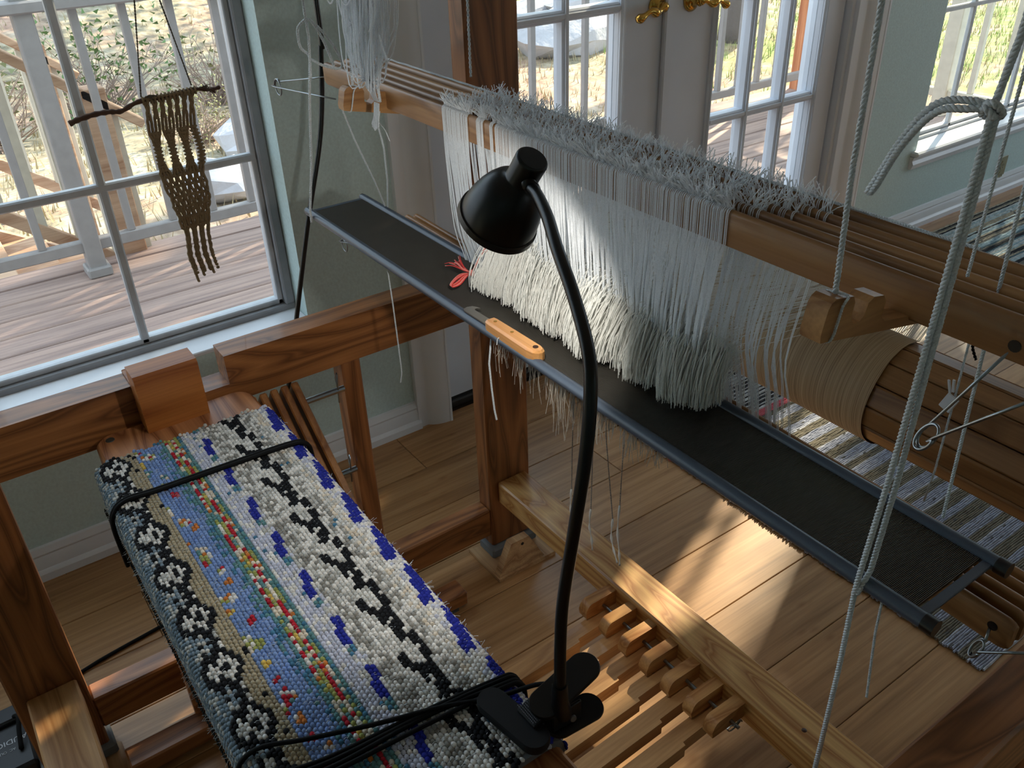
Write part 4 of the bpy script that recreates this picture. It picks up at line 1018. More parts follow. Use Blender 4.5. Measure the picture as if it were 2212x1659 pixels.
prof = [(0, 0), (.0130, 0), (.0139, .001), (.0142, .0025), (.0137, .0235), (.0141, .025), (.0178, .0275), (.0228, .0325), (.0272, .0400), (.0306, .0485), (.0332, .058), (.0346, .0670), (.0350, .072), (.0366, .0725), (.0371, .0780), (.0360, .0787), (.0352, .075), (.032, .062), (.026, .048), (.017, .037), (0, .033)]
m = MB(); m.lathe(prof, CAP, AX, 48); obj('shade', m, BL, lp, auto=45)
m = MB(); m.lathe([(0, -.0004), (.0122, -.0004), (.0128, .0002)], CAP, AX, 32); obj('cap_disc', m, BL2, lp)
m = MB(); m.tube([CAP+AX*.020, Vector((-.556, .4055, 1.0600))], .0062, 12); obj('neck_joint', m, BL, lp, smooth=True)
LM = bpy.data.materials.new('lamp_diffuser'); LM.use_nodes = True; LM.node_tree.nodes['Principled BSDF'].inputs['Emission Color'].default_value = (1, .93, .80, 1); LM.node_tree.nodes['Principled BSDF'].inputs['Emission Strength'].default_value = 6
m = MB(); m.lathe([(0, .050), (.0262, .050)], CAP, AX, 32); obj('led_disc', m, LM, lp)
sd = bpy.data.lights.new('lamp_light', 'SPOT'); sd.energy = 3.6; sd.spot_size = math.radians(118); sd.spot_blend = .3; sd.shadow_soft_size = .012; sd.color = (1, .95, .86)
so2 = bpy.data.objects.new('lamp_light', sd); C.objects.link(so2); so2.location = CAP+AX*.0735; so2.rotation_euler = (-AXL).to_track_quat('Z', 'Y').to_euler()
so2.parent = lp; so2.matrix_parent_inverse = Matrix.Translation(-Vector(lp.location))
# clamp: two lipped jaws, grip pads, pivot and the ribbed cuff
def slab(c, ax, hl, hw, th, rend, nrm):
    """stadium-shaped slab"""
    ax = Vector(ax).normalized(); nrm = Vector(nrm).normalized(); s_ = nrm.cross(ax).normalized(); nrm = ax.cross(s_); pts = []
    for k in range(17): a = -PI/2+PI*k/16; pts.append((hl-hw+hw*math.cos(a), hw*math.sin(a)))
    for k in range(17): a = PI/2+PI*k/16; pts.append((-hl+hw+hw*math.cos(a), hw*math.sin(a)))
    mm = MB(); c = Vector(c); n = len(pts); vs = []; e = th*.28
    for z, q in ((-th/2, .94), (-th/2+e, 1), (th/2-e, 1), (th/2, .94)):
        for a, b in pts: vs.append(tuple(c+ax*(a*(1-(1-q)*hw/hl))+s_*b*q+nrm*z))
    fs = [tuple(range(n-1, -1, -1)), tuple(range(3*n, 4*n))]
    for i in range(3):
        for k in range(n): fs.append((i*n+k, i*n+(k+1) % n, (i+1)*n+(k+1) % n, (i+1)*n+k))
    mm.add(vs, fs); return mm
jd = Vector((.0, 1, .02)).normalized()
m = slab((-.412, .327, .652), (-.12, 1, .14), .040, .0150, .005, 0, (.15, -.1, 1)); obj('upper_handle', m, BL, lp, auto=40)
m = slab((-.400, .328, .622), (.0, 1, -.12), .032, .0140, .005, 0, (.2, .1, 1)); obj('lower_handle', m, BL, lp, auto=40)
m = slab((-.423, .2765, .6315), (.86, .14, .0), .041, .0140, .010, 0, (0, 0, 1)); obj('grip_pad', m, BL2, lp, auto=40)
m = MB(); cpt = Vector((-.4145, .296, .6385))
m.obox(cpt, Vector((.0125, .0005, .0)), Vector((-.0015, .0125, .002)), Vector((0, 0, .0035)), .001); cf = obj('ribbed_cuff', m, BL2, lp)
m = MB()
for i in range(11):
    for k in range(13):
        q = cpt+Vector((-.0115+.0019*k+(.00095 if i % 2 else 0), -.0115+.0022*i, .0037+.0004)); m.blob(q, (.0008, 0, 0), (0, .0005, 0), (0, 0, .0006), 5, 2, half=True)
obj('ribbing', m, plain('cuff_grey', (120, 122, 132), .35, .4), cf, kind='stuff')
m = MB(); m.obox((-.3955, .316, .634), (.0015, 0, 0), (0, .016, 0), (0, 0, .012), .0008); obj('side_cheek', m, BL, lp, auto=30)
m = MB(); m.lathe([(0, .0022), (.0030, .0022), (.0034, .001), (.0034, 0)], (-.394, .3215, .630), (1, -.1, .25), 18); obj('pivot_screw', m, plain('screw_steel', (126, 128, 132), .4, .7), lp)

# ================================================================== MACRAME
t = thing('macrame_hanging', 'brown macrame wall hanging on a crooked stick in front of the left window', 'wall hanging', (-1.74, .43, .92))
XM = -1.742
STICK = plain('bark_stick', (74, 48, 32), .8, bs=(90, .7, .002))
m = MB(); sp = spline([(XM, .253, .897), (XM, .272, .902), (XM+.003, .300, .9065), (XM, .325, .9055), (XM+.002, .345, .904), (XM, .378, .9145), (XM, .43, .9165), (XM, .483, .920), (XM, .515, .9145), (XM, .533, .9165)], 6); m.tube(sp, [.0052-.0018*i/len(sp)+.0007*math.sin(i*1.7) for i in range(len(sp))], 9)
m.tube([(XM, .515, .9145), (XM, .522, .908)], [.003, .002], 7); obj('stick', m, STICK, t, smooth=True)
MAC = cordmat('macrame_cord', (158, 136, 104), .9, .3)
m = MB(); cord(m, [(XM, .396, 1.94), (XM, .414, 1.084), (XM, .385, .922)], .0017, 2, .01, .003, 4); cord(m, [(XM, .40, 1.94), (XM, .457, 1.08), (XM, .480, .928)], .0017, 2, .01, .003, 4); obj('hanging_string', m, cordmat('macrame_string', (92, 84, 72), .9), t)
Z0, Z1 = .915, .54
def edges(z):
    tt = [(.92, .386, .484), (.85, .380, .472), (.80, .378, .474), (.76, .384, .470), (.72, .392, .472), (.68, .398, .462), (.645, .402, .452), (.60, .396, .450), (.54, .404, .458)]
    for (a, b, c), (d, e, f) in zip(tt, tt[1:]):
        if z >= d: k = (a-z)/(a-d); return b+(e-b)*k, c+(f-c)*k
    return tt[-1][1:]
NCD = 14; paths = []
def lane(i, z):
    """sideways offset of cord i: pairs meet in knots and part to leave the holes"""
    lo, hi = edges(z); w = (hi-lo)/NCD; base_ = lo+w*(i+.5); v = (Z0-z)/(Z0-Z1)
    if v < .10: g = 2; amp = .9*math.sin(v/.10*PI)
    elif v < .16: g = 1; amp = 0
    elif v < .38: g = 4; amp = 1.25*math.sin((v-.16)/.22*PI)
    elif v < .68: g = 2; amp = .72*abs(math.sin((v-.38)/.30*PI*6)); 
    else: g = 4; amp = .9
    off = 0
    if v >= .38 and v < .68: off = (int((v-.38)/.05) % 2)
    c = ((i+off)//g)*g+g/2-off
    tgt = lo+w*c
    return base_+(tgt-base_)*min(.8, amp*.62)
m = MB()
for i in range(NCD):
    pts = []; zend = Z1+abs(math.sin(i*2.3))*.05
    z = Z0+.002
    pts.append((XM+.005, lane(i, Z0), Z0+.004)); k = 0
    while z > zend:
        pts.append((XM+.0018*math.sin(k*1.9+i), lane(i, z)+.0006*math.sin(k*2.2+i), z)); z -= .005; k += 1
    m.tube(pts, .0030, 5)
obj('cords', m, MAC, t, smooth=True)
m = MB()
for row in range(52):
    z = Z0-.012-row*.0071
    if z < Z1+.02: break
    v = (Z0-z)/(Z0-Z1)
    if v < .03: continue
    g = 2 if (v < .14 or .38 < v < .68) else 4
    if .10 < v < .15 or .36 < v < .39: g = 1
    lo, hi = edges(z); w = (hi-lo)/NCD
    i = (g//2 if (.38 < v < .68 and row % 2) else 0)
    if v < .10 and row % 3 == 1: continue
    while i < NCD:
        j = min(NCD-1, i+g-1); y = (lane(i, z)+lane(j, z))/2; wid = max(.0026, (lane(j, z)-lane(i, z))*.5+(.0018 if v < .16 else .0032), w*g*.36 if .16 < v < .68 and g > 1 and not .38 < v else 0)
        if not (.38 < v < .68 and row % 3 == 2): m.blob((XM, y, z), (.0042, 0, 0), (0, wid, 0), (0, 0, .0033), 7, 3)
        i += g
obj('knots', m, MAC, t, smooth=True)
m = MB()
for i in range(15):
    y = .386+.098*i/14; zc = .9145+.004*(y-.386)/.1
    m.tube([(XM+.0058*math.cos(a), y+.0012*math.sin(a*.5), zc+.0062*math.sin(a)) for a in [2*PI*k/10 for k in range(11)]], .0021, 5)
obj('lark_head_loops', m, MAC, t, smooth=True)
m = MB()
for (cy, cz, sg) in ((.390, .921, 1), (.492, .922, 1)):
    for i in range(14): m.tube([(XM+.004, cy, cz), (XM+.006+nr.uniform(-.003, .003), cy+sg*nr.uniform(.006, .014), cz+nr.uniform(-.002, .006)), (XM+.006, cy+sg*nr.uniform(.014, .026), cz+nr.uniform(-.016, .006))], .0006, 3)
obj('string_ends', m, cordmat('macrame_string', (92, 84, 72), .9), t, kind='stuff')

# black slim pole behind the shafts
o = MB(); o.tube(spline([(-1.50, .650, 1.95), (-1.50, .650, 1.10), (-1.503, .647, 1.0), (-1.505, .625, .86), (-1.502, .572, .70), (-1.500, .522, .535), (-1.498, .47, .36), (-1.495, .42, .17), (-1.49, .40, .02)], 8), [.0052]*22+[.0050]*200 if False else .0048, 10)
o.lathe([(0, 0), (.075, 0), (.078, .006), (.07, .014), (.012, .018), (.006, .03)], (-1.49, .40, 0), (0, 0, 1), 32); o_ = obj('lamp_pole', o, BLACKP, smooth=False, auto=40); tag(o_, 'slim black curved lamp pole against the green wall, left of the shafts', 'pole')
# cable on the floor and the black device
o = MB(); o.tube(spline([(-1.20, -.30, .004), (-1.34, -.16, .004), (-1.391, -.047, .004), (-1.418, .129, .004), (-1.46, .32, .004), (-1.60, .5, .004)], 6), .0035, 8); o_ = obj('floor_cable', o, BLACKC, smooth=True); tag(o_, 'black cable lying on the floor by the green wall, lower left', 'cable')
t = thing('power_box', 'black electrical box with white printed lettering on the floor, bottom left corner', 'device', (-1.33, -.20, 0))
DEVB = plain('device_black', (26, 28, 34), .5)
m = MB(); m.box(-1.34, -1.20, -.28, -.150, 0, .045, .005); obj('housing', m, DEVB, t, auto=30)
m = MB(); m.box(-1.335, -1.30, -.275, -.155, .045, .055, .003); obj('raised_edge', m, DEVB, t, auto=30)
def text(s, size, loc, rotz, mat, parent):
    cu = bpy.data.curves.new('lettering', 'FONT'); cu.body = s; cu.size = size; cu.align_x = 'CENTER'; cu.extrude = .0002
    ob = bpy.data.objects.new('lettering', cu); C.objects.link(ob); ob.location = loc; ob.rotation_euler = (0, 0, rotz)
    dg = bpy.context.evaluated_depsgraph_get(); me = bpy.data.meshes.new_from_object(ob.evaluated_get(dg)); mw_ = Matrix.Translation(loc) @ Matrix.Rotation(rotz, 4, 'Z'); me.transform(mw_)
    bpy.data.objects.remove(ob); o2 = bpy.data.objects.new('lettering', me); me.materials.clear(); me.materials.append(mat); link(o2, parent); return o2
PW_ = plain('print_white', (190, 192, 198), .6)
text('AUDIO/VIDEO', .0155, (-1.268, -.205, .0455), -PI/2, PW_, t)
text('AC  OUT', .007, (-1.247, -.19, .0455), -PI/2, PW_, t)
m = MB(); m.tube(spline([(-1.30, -.165, .06), (-1.285, -.158, .07), (-1.262, -.163, .062), (-1.235, -.168, .048)], 6), .004, 8); obj('plug_lead', m, BLACKC, t, smooth=True)

# ================================================================== FLOOR RUGS
def ribbed(name, lbl, x0, x1, y0, y1, pitch, colf, th=.007, ny=70, along='Y', root=None, gname='rug_rows'):
    """rag rug: one raised rib of weft per row, wobbling and uneven"""
    t = thing(name, lbl, 'rug', ((x0+x1)/2, (y0+y1)/2, 0)); m = MB(); nrow = int((x1-x0)/pitch); 
    for i in range(nrow):
        xa = x0+pitch*i; k0 = colf(xa); ph = rnd.uniform(0, 6); ye0 = y0+rnd.uniform(-.004, .003); ye1 = y1+rnd.uniform(-.003, .004); vs = []; n = ny; cols = []
        for j in range(n+1):
            y = ye0+(ye1-ye0)*j/n; zz = th+rnd.uniform(-.0011, .0012); xo = xa+.0006*math.sin(ph+j*.7)
            vs += [(xo, y, th*.35), (xo+pitch*.25, y, zz), (xo+pitch*.72, y, zz+rnd.uniform(-.0004, .0004)), (xo+pitch*.98, y, th*.35)]
            if j < n:
                q = rnd.uniform(.72, 1.12); cc = (k0[0]*q, k0[1]*q, k0[2]*q) if rnd.random() > .012 else L_((96, 96, 96)); cols += [cc]*3
        fs = []
        for j in range(n): 
            for q in range(3): a = j*4+q; fs.append((a, a+1, a+5, a+4))
        fs.append((0, 1, 2, 3)); fs.append((4*n+3, 4*n+2, 4*n+1, 4*n)); o_ = len(m.v); m.v.extend(vs); m.f.extend([tuple(v+o_ for v in f) for f in fs]); m.c.extend(cols+[k0, k0]); m.mi.extend([0]*len(fs))
    obj(gname, m, attrmat('rag_rug'), t, kind='stuff', smooth=True)
    m = MB(); m.box(x0+.002, x1-.002, y0+.003, y1-.003, .0008, th*.5); obj('backing', m, plain('rug_backing', (112, 110, 106), .95), t)
    return t
stripes = {}
def rugcol(x):
    k = int((x+2.2)/.0262); 
    if -1.214 < x < -1.188: return L_((214, 112, 124))
    if x < -1.214 and x > -1.42: return L_((62, 62, 66)) if int((x+2)/.0065) % 2 else L_((206, 208, 210))
    if k not in stripes: stripes[k] = rnd.choice([(0.0), 1])
    s = math.sin(x*118)+.45*math.sin(x*277+1)
    return L_((166, 172, 190)) if s > .25 else (L_((198, 202, 214)) if s > -.1 else L_((128, 122, 108)))
ribbed('rag_rug', 'grey, blue and tan striped rag rug with one pink stripe, under the loom', -1.62, -.395, 1.277, 2.02, .0046, rugcol)
def pilecol(x):
    s = math.sin(x*95)+.6*math.sin(x*231+2)
    return rnd.choice([L_((176, 196, 204)), L_((150, 176, 190)), L_((196, 204, 206))]) if s > .2 else rnd.choice([L_((36, 40, 48)), L_((120, 118, 112)), L_((92, 118, 130)), L_((176, 168, 150))])
ribbed('shag_rug', 'blue, black and cream streaky rug by the far right baseboard', -1.62, -.9, 2.98, 4.4, .0075, pilecol, th=.013, ny=110, gname='pile')

# ================================================================== OUTSIDE
DECKM = None
def deckmat():
    m, t, b = nt('deck_board'); oi = t.nodes.new('ShaderNodeObjectInfo')
    mp = mapping(t, (30, 1.2, 30)); n = noise(t, mp.outputs[0], 1, 4, .65)
    r = ramp(t, n.outputs[0], [(.3, lin((132, 112, 108))), (.55, lin((176, 152, 142))), (.8, lin((200, 172, 156)))])
    rr = ramp(t, oi.outputs['Random'], [(0, (.82, .83, .86, 1)), (1, (1.05, 1, .96, 1))]); o = mixc(t, 1, r.outputs[0], rr.outputs[0], 'MULTIPLY')
    t.links.new(o, b.inputs['Base Color']); b.inputs['Roughness'].default_value = .75; return m
DECKM = deckmat()
dk = sroot('deck', (-2.8, 2, -.1)); dk['label'] = 'weathered grey-brown deck outside the windows'
x = XO-.004
while x > -3.62:
    m = MB(); m.box(x-.136, x, -3, 4.93, -.135, -.10, .004); obj('deck_board', m, DECKM, dk); x -= .145
m = MB()
for y in (-2.5, -1.2, 0.1, 1.4, 2.7, 4.0, 4.85): m.box(-3.6, XO, y, y+.04, -.30, -.136)
obj('joist', m, DECKM, dk)
RAILM = plain('rail_cream', (216, 208, 190), .6); RAILG = plain('rail_white_shaded', (158, 153, 152), .55)  # second one: white railing greyed, its backlit shade put into the colour
ORW = wood('porch_timber', (176, 104, 66), (222, 152, 108), 'Z', 8, rough=.7)
ORY = wood('stair_timber', (176, 136, 106), (216, 182, 152), 'Y', 8, rough=.7)
rl = thing('deck_railing', 'white deck railing with thin balusters along the deck edge', 'railing', (-3.55, 2, -.1))
m = MB(); m.box(-3.60, -3.50, -2.8, 4.80, .86, .90, .006); obj('top_rail', m, RAILG, rl); m = MB(); m.box(-3.57, -3.53, -2.8, 4.80, .00, .045, .004); obj('bottom_rail', m, RAILG, rl)
for i in range(-20, 24):
    y = .627+.165*i
    if y > 4.75 or abs(y-.465) < .05: continue
    m = MB(); m.box(-3.565, -3.535, y-.014, y+.014, .045, .86, .002); obj('baluster', m, RAILG, rl)
for y in (-1.6, .466):
    m = MB(); m.box(-3.585, -3.515, y-.032, y+.032, -.10, .95, .004); np_ = obj('newel_post', m, RAILG, rl); m = MB(); m.box(-3.60, -3.50, y-.045, y+.045, -.10, -.06, .006); obj('post_skirt', m, RAILG, np_)
rl2 = thing('deck_railing', 'shorter cream railing crossing the end of the deck, seen through the right window', 'railing', (-2.7, 4.88, -.1))
m = MB(); m.box(-3.54, -1.88, 4.84, 4.92, .86, .90, .006); obj('top_rail', m, RAILM, rl2); m = MB(); m.box(-3.54, -1.88, 4.86, 4.90, .00, .045, .004); obj('bottom_rail', m, RAILM, rl2)
for i in range(10):
    x = -3.40+.165*i
    if abs(x+2.74) < .05: continue
    m = MB(); m.box(x-.014, x+.014, 4.865, 4.895, .045, .86, .002); obj('baluster', m, RAILM, rl2)
m = MB(); m.box(-2.775, -2.695, 4.845, 4.915, -.10, .95, .004); obj('newel_post', m, RAILM, rl2)
pp = thing('porch_post', 'orange-brown square timber porch post outside the right door', 'post', (-3.58, 4.86, -.1)); m = MB(); m.box(-3.70, -3.56, 4.76, 4.92, -.4, 2.6, .006); obj('timber', m, ORW, pp); m = MB(); m.box(-3.72, -3.54, 4.74, 4.94, -.4, -.12, .004); obj('base_block', m, ORW, pp)
# flight of steps beside the deck, seen through the left window
st = thing('porch_steps', 'orange-lit wooden porch steps with sloping handrails outside the left window', 'steps', (-4.2, .4, -.7))
def rail_run(xr):
    m = MB(); m.bar((xr, .02, .99), (xr, .80, .40), .09, .035, (0, 0, 1), .004); obj('handrail', m, ORY, st)
    m = MB(); m.bar((xr, .05, .28), (xr, .80, -.30), .04, .05, (0, 0, 1), .003); obj('lower_rail', m, ORY, st)
    for k in range(6):
        y = .10+.12*k; zt_ = .99-(y-.02)*.756; m = MB(); m.box(xr-.016, xr+.016, y-.016, y+.016, zt_-.72, zt_-.02, .002); obj('baluster', m, RAILM, st)
    m = MB(); m.box(xr-.045, xr+.045, .60, .69, -.72, .56, .004); obj('stair_post', m, ORY, st)
rail_run(-3.72); rail_run(-4.85)
for xr in (-3.74, -4.83):
    m = MB(); m.bar((xr, -.15, -.16), (xr, .85, -.76), .045, .24, (0, 0, 1)); obj('stringer', m, ORY, st)
for k in range(5):
    y = -.02+.2*k; m = MB(); m.box(-4.83, -3.72, y, y+.24, -.24-.115*k, -.205-.115*k, .004); obj('tread', m, ORY, st)
    
# ground: a height field with soil, straw and green patches
def groundmat():
    m, t, b = nt('ground_cover'); mp = mapping(t, (1, 1, 1)); n1 = noise(t, mp.outputs[0], .55, 5, .6); n2 = noise(t, mp.outputs[0], 6, 5, .7); n3 = noise(t, mp.outputs[0], 1.3, 4, .6)
    soil = ramp(t, n2.outputs[0], [(.3, lin((128, 104, 90))), (.5, lin((184, 150, 130))), (.7, lin((206, 182, 160)))])
    straw = ramp(t, n2.outputs[0], [(.3, lin((98, 92, 78))), (.5, lin((156, 146, 122))), (.72, lin((202, 194, 174)))])
    green = ramp(t, n2.outputs[0], [(.3, lin((92, 112, 56))), (.55, lin((150, 164, 92))), (.75, lin((204, 204, 150)))])
    f1 = ramp(t, n1.outputs[0], [(.42, (0, 0, 0, 1)), (.56, (1, 1, 1, 1))]); a = mixc(t, f1.outputs[0], soil.outputs[0], straw.outputs[0])
    # lawn towards the right-hand side of the garden
    sep = t.nodes.new('ShaderNodeSeparateXYZ'); t.links.new(mp.outputs[0], sep.inputs[0])
    mr_ = t.nodes.new('ShaderNodeMapRange'); mr_.inputs[1].default_value = 5.6; mr_.inputs[2].default_value = 8.2; t.links.new(sep.outputs[1], mr_.inputs[0])
    ml = t.nodes.new('ShaderNodeMath'); ml.operation = 'MULTIPLY'; f3 = ramp(t, n3.outputs[0], [(.38, (0, 0, 0, 1)), (.55, (1, 1, 1, 1))]); t.links.new(mr_.outputs[0], ml.inputs[0]); t.links.new(f3.outputs[0], ml.inputs[1])
    o = mixc(t, ml.outputs[0], a, green.outputs[0]); t.links.new(o, b.inputs['Base Color']); b.inputs['Roughness'].default_value = .95; return m
def gz(x, y):
    d = max(0, -x-3.7); return -.72+.10*math.sin(x*.9+y*.4)*min(1, d/2)+(max(0, d-7)*.13)+.08*math.sin(y*.8+1)*min(1, d/2)
m = MB(); gx = [-3.3-.35*i for i in range(14)]+[-8.4-.9*i for i in range(40)]; gy = [-12+.6*i for i in range(75)]; vs = []
for x in gx:
    for y in gy: vs.append((x, y, gz(x, y)+rnd.uniform(-.015, .015)))
n = len(gy); fs = [(i*n+j, i*n+j+1, (i+1)*n+j+1, (i+1)*n+j) for i in range(len(gx)-1) for j in range(n-1)]; m.add(vs, fs)
struct('ground', m, groundmat(), smooth=True)
# grass tufts
m = MB(); mgr = MB()
for i in range(9000):
    x = -4.2-abs(rnd.gauss(0, 1))*4.5; y = rnd.uniform(-1, 15); z = gz(x, y); g = mgr if (y > 6.3 and rnd.random() < .45) else m
    for _ in range(2):
        a = rnd.uniform(0, 2*PI); hgt = rnd.uniform(.04, .13); w = .006; dx, dy = math.cos(a), math.sin(a); bx, by = x+rnd.uniform(-.04, .04), y+rnd.uniform(-.04, .04)
        g.add([(bx-dy*w, by+dx*w, z), (bx+dy*w, by-dx*w, z), (bx+dx*hgt*.4, by+dy*hgt*.4, z+hgt)], [(0, 1, 2)])
o = obj('dry_grass', m, plain('straw', (178, 164, 130), .9), kind='stuff'); tag(o, 'pale dry grass tufts on the ground outside', 'grass', None, 'stuff')
o = obj('green_grass', mgr, plain('grass_green', (150, 172, 92), .9), kind='stuff'); tag(o, 'bright green grass on the lawn beyond the right door', 'grass', None, 'stuff')
# rocks
ROCK = plain('limestone', (190, 190, 196), .9, bs=(9, .6, .03))
def rock(x, y, s, lbl, grp=None):
    m = MB(); z = gz(x, y); q = random.Random(int(x*1000+y*77)); m.blob((x, y, z+s*.25), (s, 0, 0), (0, s*q.uniform(.8, 1.5), 0), (0, 0, s*q.uniform(.4, .6)), 9, 5)
    m.v = [(a+q.uniform(-.12, .12)*s, b+q.uniform(-.12, .12)*s, c+q.uniform(-.09, .09)*s) for a, b, c in m.v]; o = obj('rock', m, ROCK, smooth=False); tag(o, lbl, 'rock', grp)
for i in range(13): rock(-4.35-rnd.uniform(0, .25), 1.0+.27*i, rnd.uniform(.12, .17), 'whitish stone in the low row beyond the deck edge, %s from the left' % ('first second third fourth fifth sixth seventh eighth ninth tenth eleventh twelfth thirteenth'.split()[i]), 'low row of stones beyond the deck')
for (x, y, s, l) in ((-6.3, 2.35, .42, 'flat pale rock behind the macrame hanging'), (-7.6, 2.9, .36, 'grey rock beside the dry bushes, left window'), (-7.9, 6.3, .5, 'large blue-grey boulder seen through the left door'), (-8.8, 7.6, .6, 'large slanted boulder seen through the left door, under the tree'), (-9.4, 6.9, .4, 'small boulder behind the two large ones'), (-5.6, 1.6, .3, 'pale stone low in the left window')): rock(x, y, s, l)
# shrubs: twiggy, with sparse leaf triangles
def shrub_mesh(seed, tw, lf, H):
    q = random.Random(seed); a = MB(); b = MB()
    for i in range(tw):
        d = Vector((q.uniform(-1, 1), q.uniform(-1, 1), q.uniform(.5, 1.3))).normalized(); L = H*q.uniform(.5, 1.1); p0 = Vector((q.uniform(-.15, .15)*H, q.uniform(-.15, .15)*H, 0)); p1 = p0+d*L*.5; p2 = p1+(d+Vector((q.uniform(-.5, .5), q.uniform(-.5, .5), q.uniform(-.2, .4)))).normalized()*L*.5
        a.tube([p0, p1, p2], [.010*H, .006*H, .003*H], 3, cap=False)
        for _ in range(3):
            s_ = p1.lerp(p2, q.random()); e = s_+Vector((q.uniform(-1, 1), q.uniform(-1, 1), q.uniform(-.2, 1))).normalized()*H*.2; a.tube([s_, e], [.004*H, .002*H], 3, cap=False)
    for i in range(lf):
        d = Vector((q.gauss(0, .42), q.gauss(0, .42), abs(q.gauss(.55, .28))))*H; u = Vector((q.uniform(-1, 1), q.uniform(-1, 1), q.uniform(-1, 1))).normalized()*.035*H; w = u.orthogonal()*.7
        b.add([tuple(d+u), tuple(d-u*.6+w), tuple(d-u*.6-w)], [(0, 1, 2)])
    return a, b
TWIG = plain('twig_grey', (150, 132, 122), .9); LEAFD = plain('leaf_dull', (128, 134, 96), .9); LEAFG = plain('leaf_green', (96, 128, 74), .85)
protos = []
for s in range(3):
    a, b = shrub_mesh(40+s, 70, 500 if s else 160, 1.0); ma = obj('twigs_proto', a, TWIG); mb_ = obj('leaves_proto', b, (LEAFD, LEAFG, LEAFD)[s]); protos.append((ma.data, mb_.data)); bpy.data.objects.remove(ma); bpy.data.objects.remove(mb_)
spots = []
for i in range(34): spots.append((-9.5-rnd.uniform(0, 14), rnd.uniform(-1.5, 15), rnd.uniform(.7, 1.6)))
ones = 'first second third fourth fifth sixth seventh eighth ninth tenth eleventh twelfth thirteenth fourteenth fifteenth sixteenth seventeenth eighteenth nineteenth'.split()
def ordinal(n): return ones[n-1] if n < 20 else (('', '', 'twentieth', 'thirtieth', 'fortieth')[n//10] if n % 10 == 0 else ('', '', 'twenty-', 'thirty-', 'forty-')[n//10]+ones[n % 10-1])
spots += [(-6.9, 1.9, .5), (-7.8, 3.6, .7), (-8.6, 2.6, .9), (-9.2, 3.9, .9), (-8.2, .6, .9), (-9.0, 1.6, 1.0), (-7.2, 3.0, .45)]
spots.sort(key=lambda p: math.atan2(p[1], -p[0]))
for i, (x, y, H) in enumerate(spots):
    k = i % 3; near = x > -9.4
    t = thing('shrub', ('small' if H < .8 else 'tall' if H > 1.2 else 'scrubby')+' grey-brown bush on the slope outside, '+ordinal(i+1)+' from the left', 'bush', (x, y, gz(x, y)), 'scrub bushes outside')
    for nm, me in (('twigs', protos[k][0]), ('leaves', protos[k][1])):
        o = bpy.data.objects.new(nm, me); C.objects.link(o); o.parent = t
    t.scale = (H, H, H*.8); t.rotation_euler = (0, 0, rnd.uniform(0, 6))
def tree(x, y, H, lbl, lean=.1, crown=2.2, nl=5200, zc=.75):
    q = random.Random(int(x*31+y)); z = gz(x, y); t = thing('tree', lbl, 'tree', (x, y, z)); m = MB(); base_ = Vector((x, y, z-.1))
    tr_ = spline([base_, base_+Vector((lean*.3, lean, H*.3)), base_+Vector((lean, lean*.6, H*.62)), base_+Vector((lean*.4, lean*1.3, H*.95))], 5); m.tube(tr_, [.15*(1-.75*i/len(tr_))*H/4 for i in range(len(tr_))], 9)
    for i in range(16):
        s_ = tr_[int(len(tr_)*q.uniform(.35, .95))]; e = s_+Vector((q.uniform(-1, 1), q.uniform(-1, 1), q.uniform(.1, .8))).normalized()*crown*q.uniform(.4, .8); m.tube([s_, (s_+e)/2+Vector((0, 0, -.08)), e], [.04, .025, .01], 5)
    obj('trunk', m, plain('bark', (104, 96, 96), .9, bs=(30, .6, .01)), t, smooth=True); m = MB(); cc = base_+Vector((lean, lean, H*zc))
    for i in range(nl):
        d = Vector((q.gauss(0, .45), q.gauss(0, .45), q.gauss(0, .34)))*crown; u = Vector((q.uniform(-1, 1), q.uniform(-1, 1), q.uniform(-1, 1))).normalized()*.07; w = u.orthogonal().normalized()*.045; c = cc+d
        m.add([tuple(c+u), tuple(c+w), tuple(c-u), tuple(c-w)], [(0, 1, 2, 3)])
    obj('foliage', m, LEAFG, t)
tree(-11.5, 8.4, 4.6, 'leafy tree behind the boulders seen through the left door', -.3)
tree(-14, 4.5, 4.5, 'distant tree above the scrub, top of the left window', .3)
tree(-16, 1.4, 4.8, 'distant green tree at the upper left of the left window', -.2)
q = random.Random(5); t = thing('tree', 'dark forked tree trunk on the lawn at the top of the right door', 'tree', (-7.0, 7.9, gz(-7, 7.9))); m = MB(); z0 = gz(-7, 7.9)
m.tube(spline([(-7.0, 7.9, z0-.1), (-6.95, 7.95, z0+1.2), (-6.8, 7.8, z0+2.6), (-6.2, 7.6, z0+4.2), (-5.0, 7.4, z0+5.4)], 5), [.17-.006*i for i in range(21)], 10)
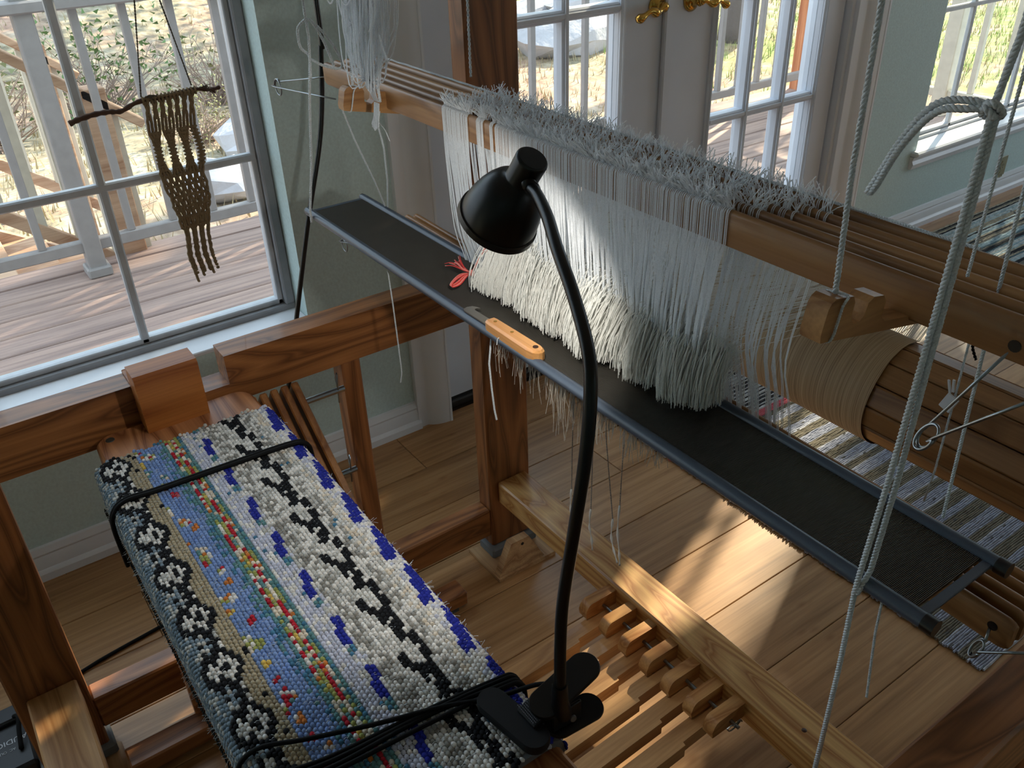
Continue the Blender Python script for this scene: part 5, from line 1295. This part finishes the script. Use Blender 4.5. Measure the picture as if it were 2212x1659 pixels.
m.tube(spline([(-6.93, 7.93, z0+.8), (-7.3, 8.2, z0+2.0), (-7.8, 8.4, z0+3.8)], 5), [.11-.006*i for i in range(11)], 8)
for e in ((-3.0, 7.0, 4.6), (-4.5, 5.2, 4.4), (-5.5, 9.4, 4.6), (-6.4, 5.8, 4.3), (-3.4, 8.6, 4.9)): m.tube(spline([(-6.2, 7.6, z0+4.2), ((-6.2+e[0])/2, (7.6+e[1])/2, 4.3), e], 5), [.07-.005*i for i in range(11)], 6)
obj('trunk', m, plain('bark', (104, 96, 96), .9, bs=(30, .6, .01)), t, smooth=True); m = MB()
for i in range(5200):
    c = Vector((q.uniform(-8.2, -2.0), q.uniform(4.6, 10.2), q.gauss(4.7, .45)))
    tt = (c.z)/sdir.z; g = c-sdir*tt; u_ = g.x*.925+g.y*.38      # where this leaf's shade would land
    if -.52 < u_ < -.26 or ((-1.16 < u_ < -1.03 or -.80 < u_ < -.70) and g.x*.2125-g.y*.517 > -.56): continue  # unseen crown shaped for its shade: leaves left out where sun must pass
    v_ = g.x*.2125-g.y*.517
    if math.sin(g.x*2.3+g.y*1.1)+math.sin(g.y*2.9) > 1.25 and u_ < -1.6: continue
    w1 = Vector((q.uniform(-1, 1), q.uniform(-1, 1), q.uniform(-.4, .4))).normalized()*.13; w2 = w1.orthogonal().normalized()*.09
    m.add([tuple(c+w1), tuple(c+w2), tuple(c-w1), tuple(c-w2)], [(0, 1, 2, 3)])
for i in range(420):    # unseen extra leaves added to keep sun streaks off the floor
    g = Vector((q.uniform(-1.68, -1.2), q.uniform(.62, 1.12), 0)); c = g+sdir*(q.uniform(4.3, 5.0)/sdir.z)
    w1 = Vector((q.uniform(-1, 1), q.uniform(-1, 1), q.uniform(-.4, .4))).normalized()*.07; w2 = w1.orthogonal().normalized()*.05
    m.add([tuple(c+w1), tuple(c+w2), tuple(c-w1), tuple(c-w2)], [(0, 1, 2, 3)])
obj('foliage', m, LEAFG, t)
bpy.context.view_layer.update()
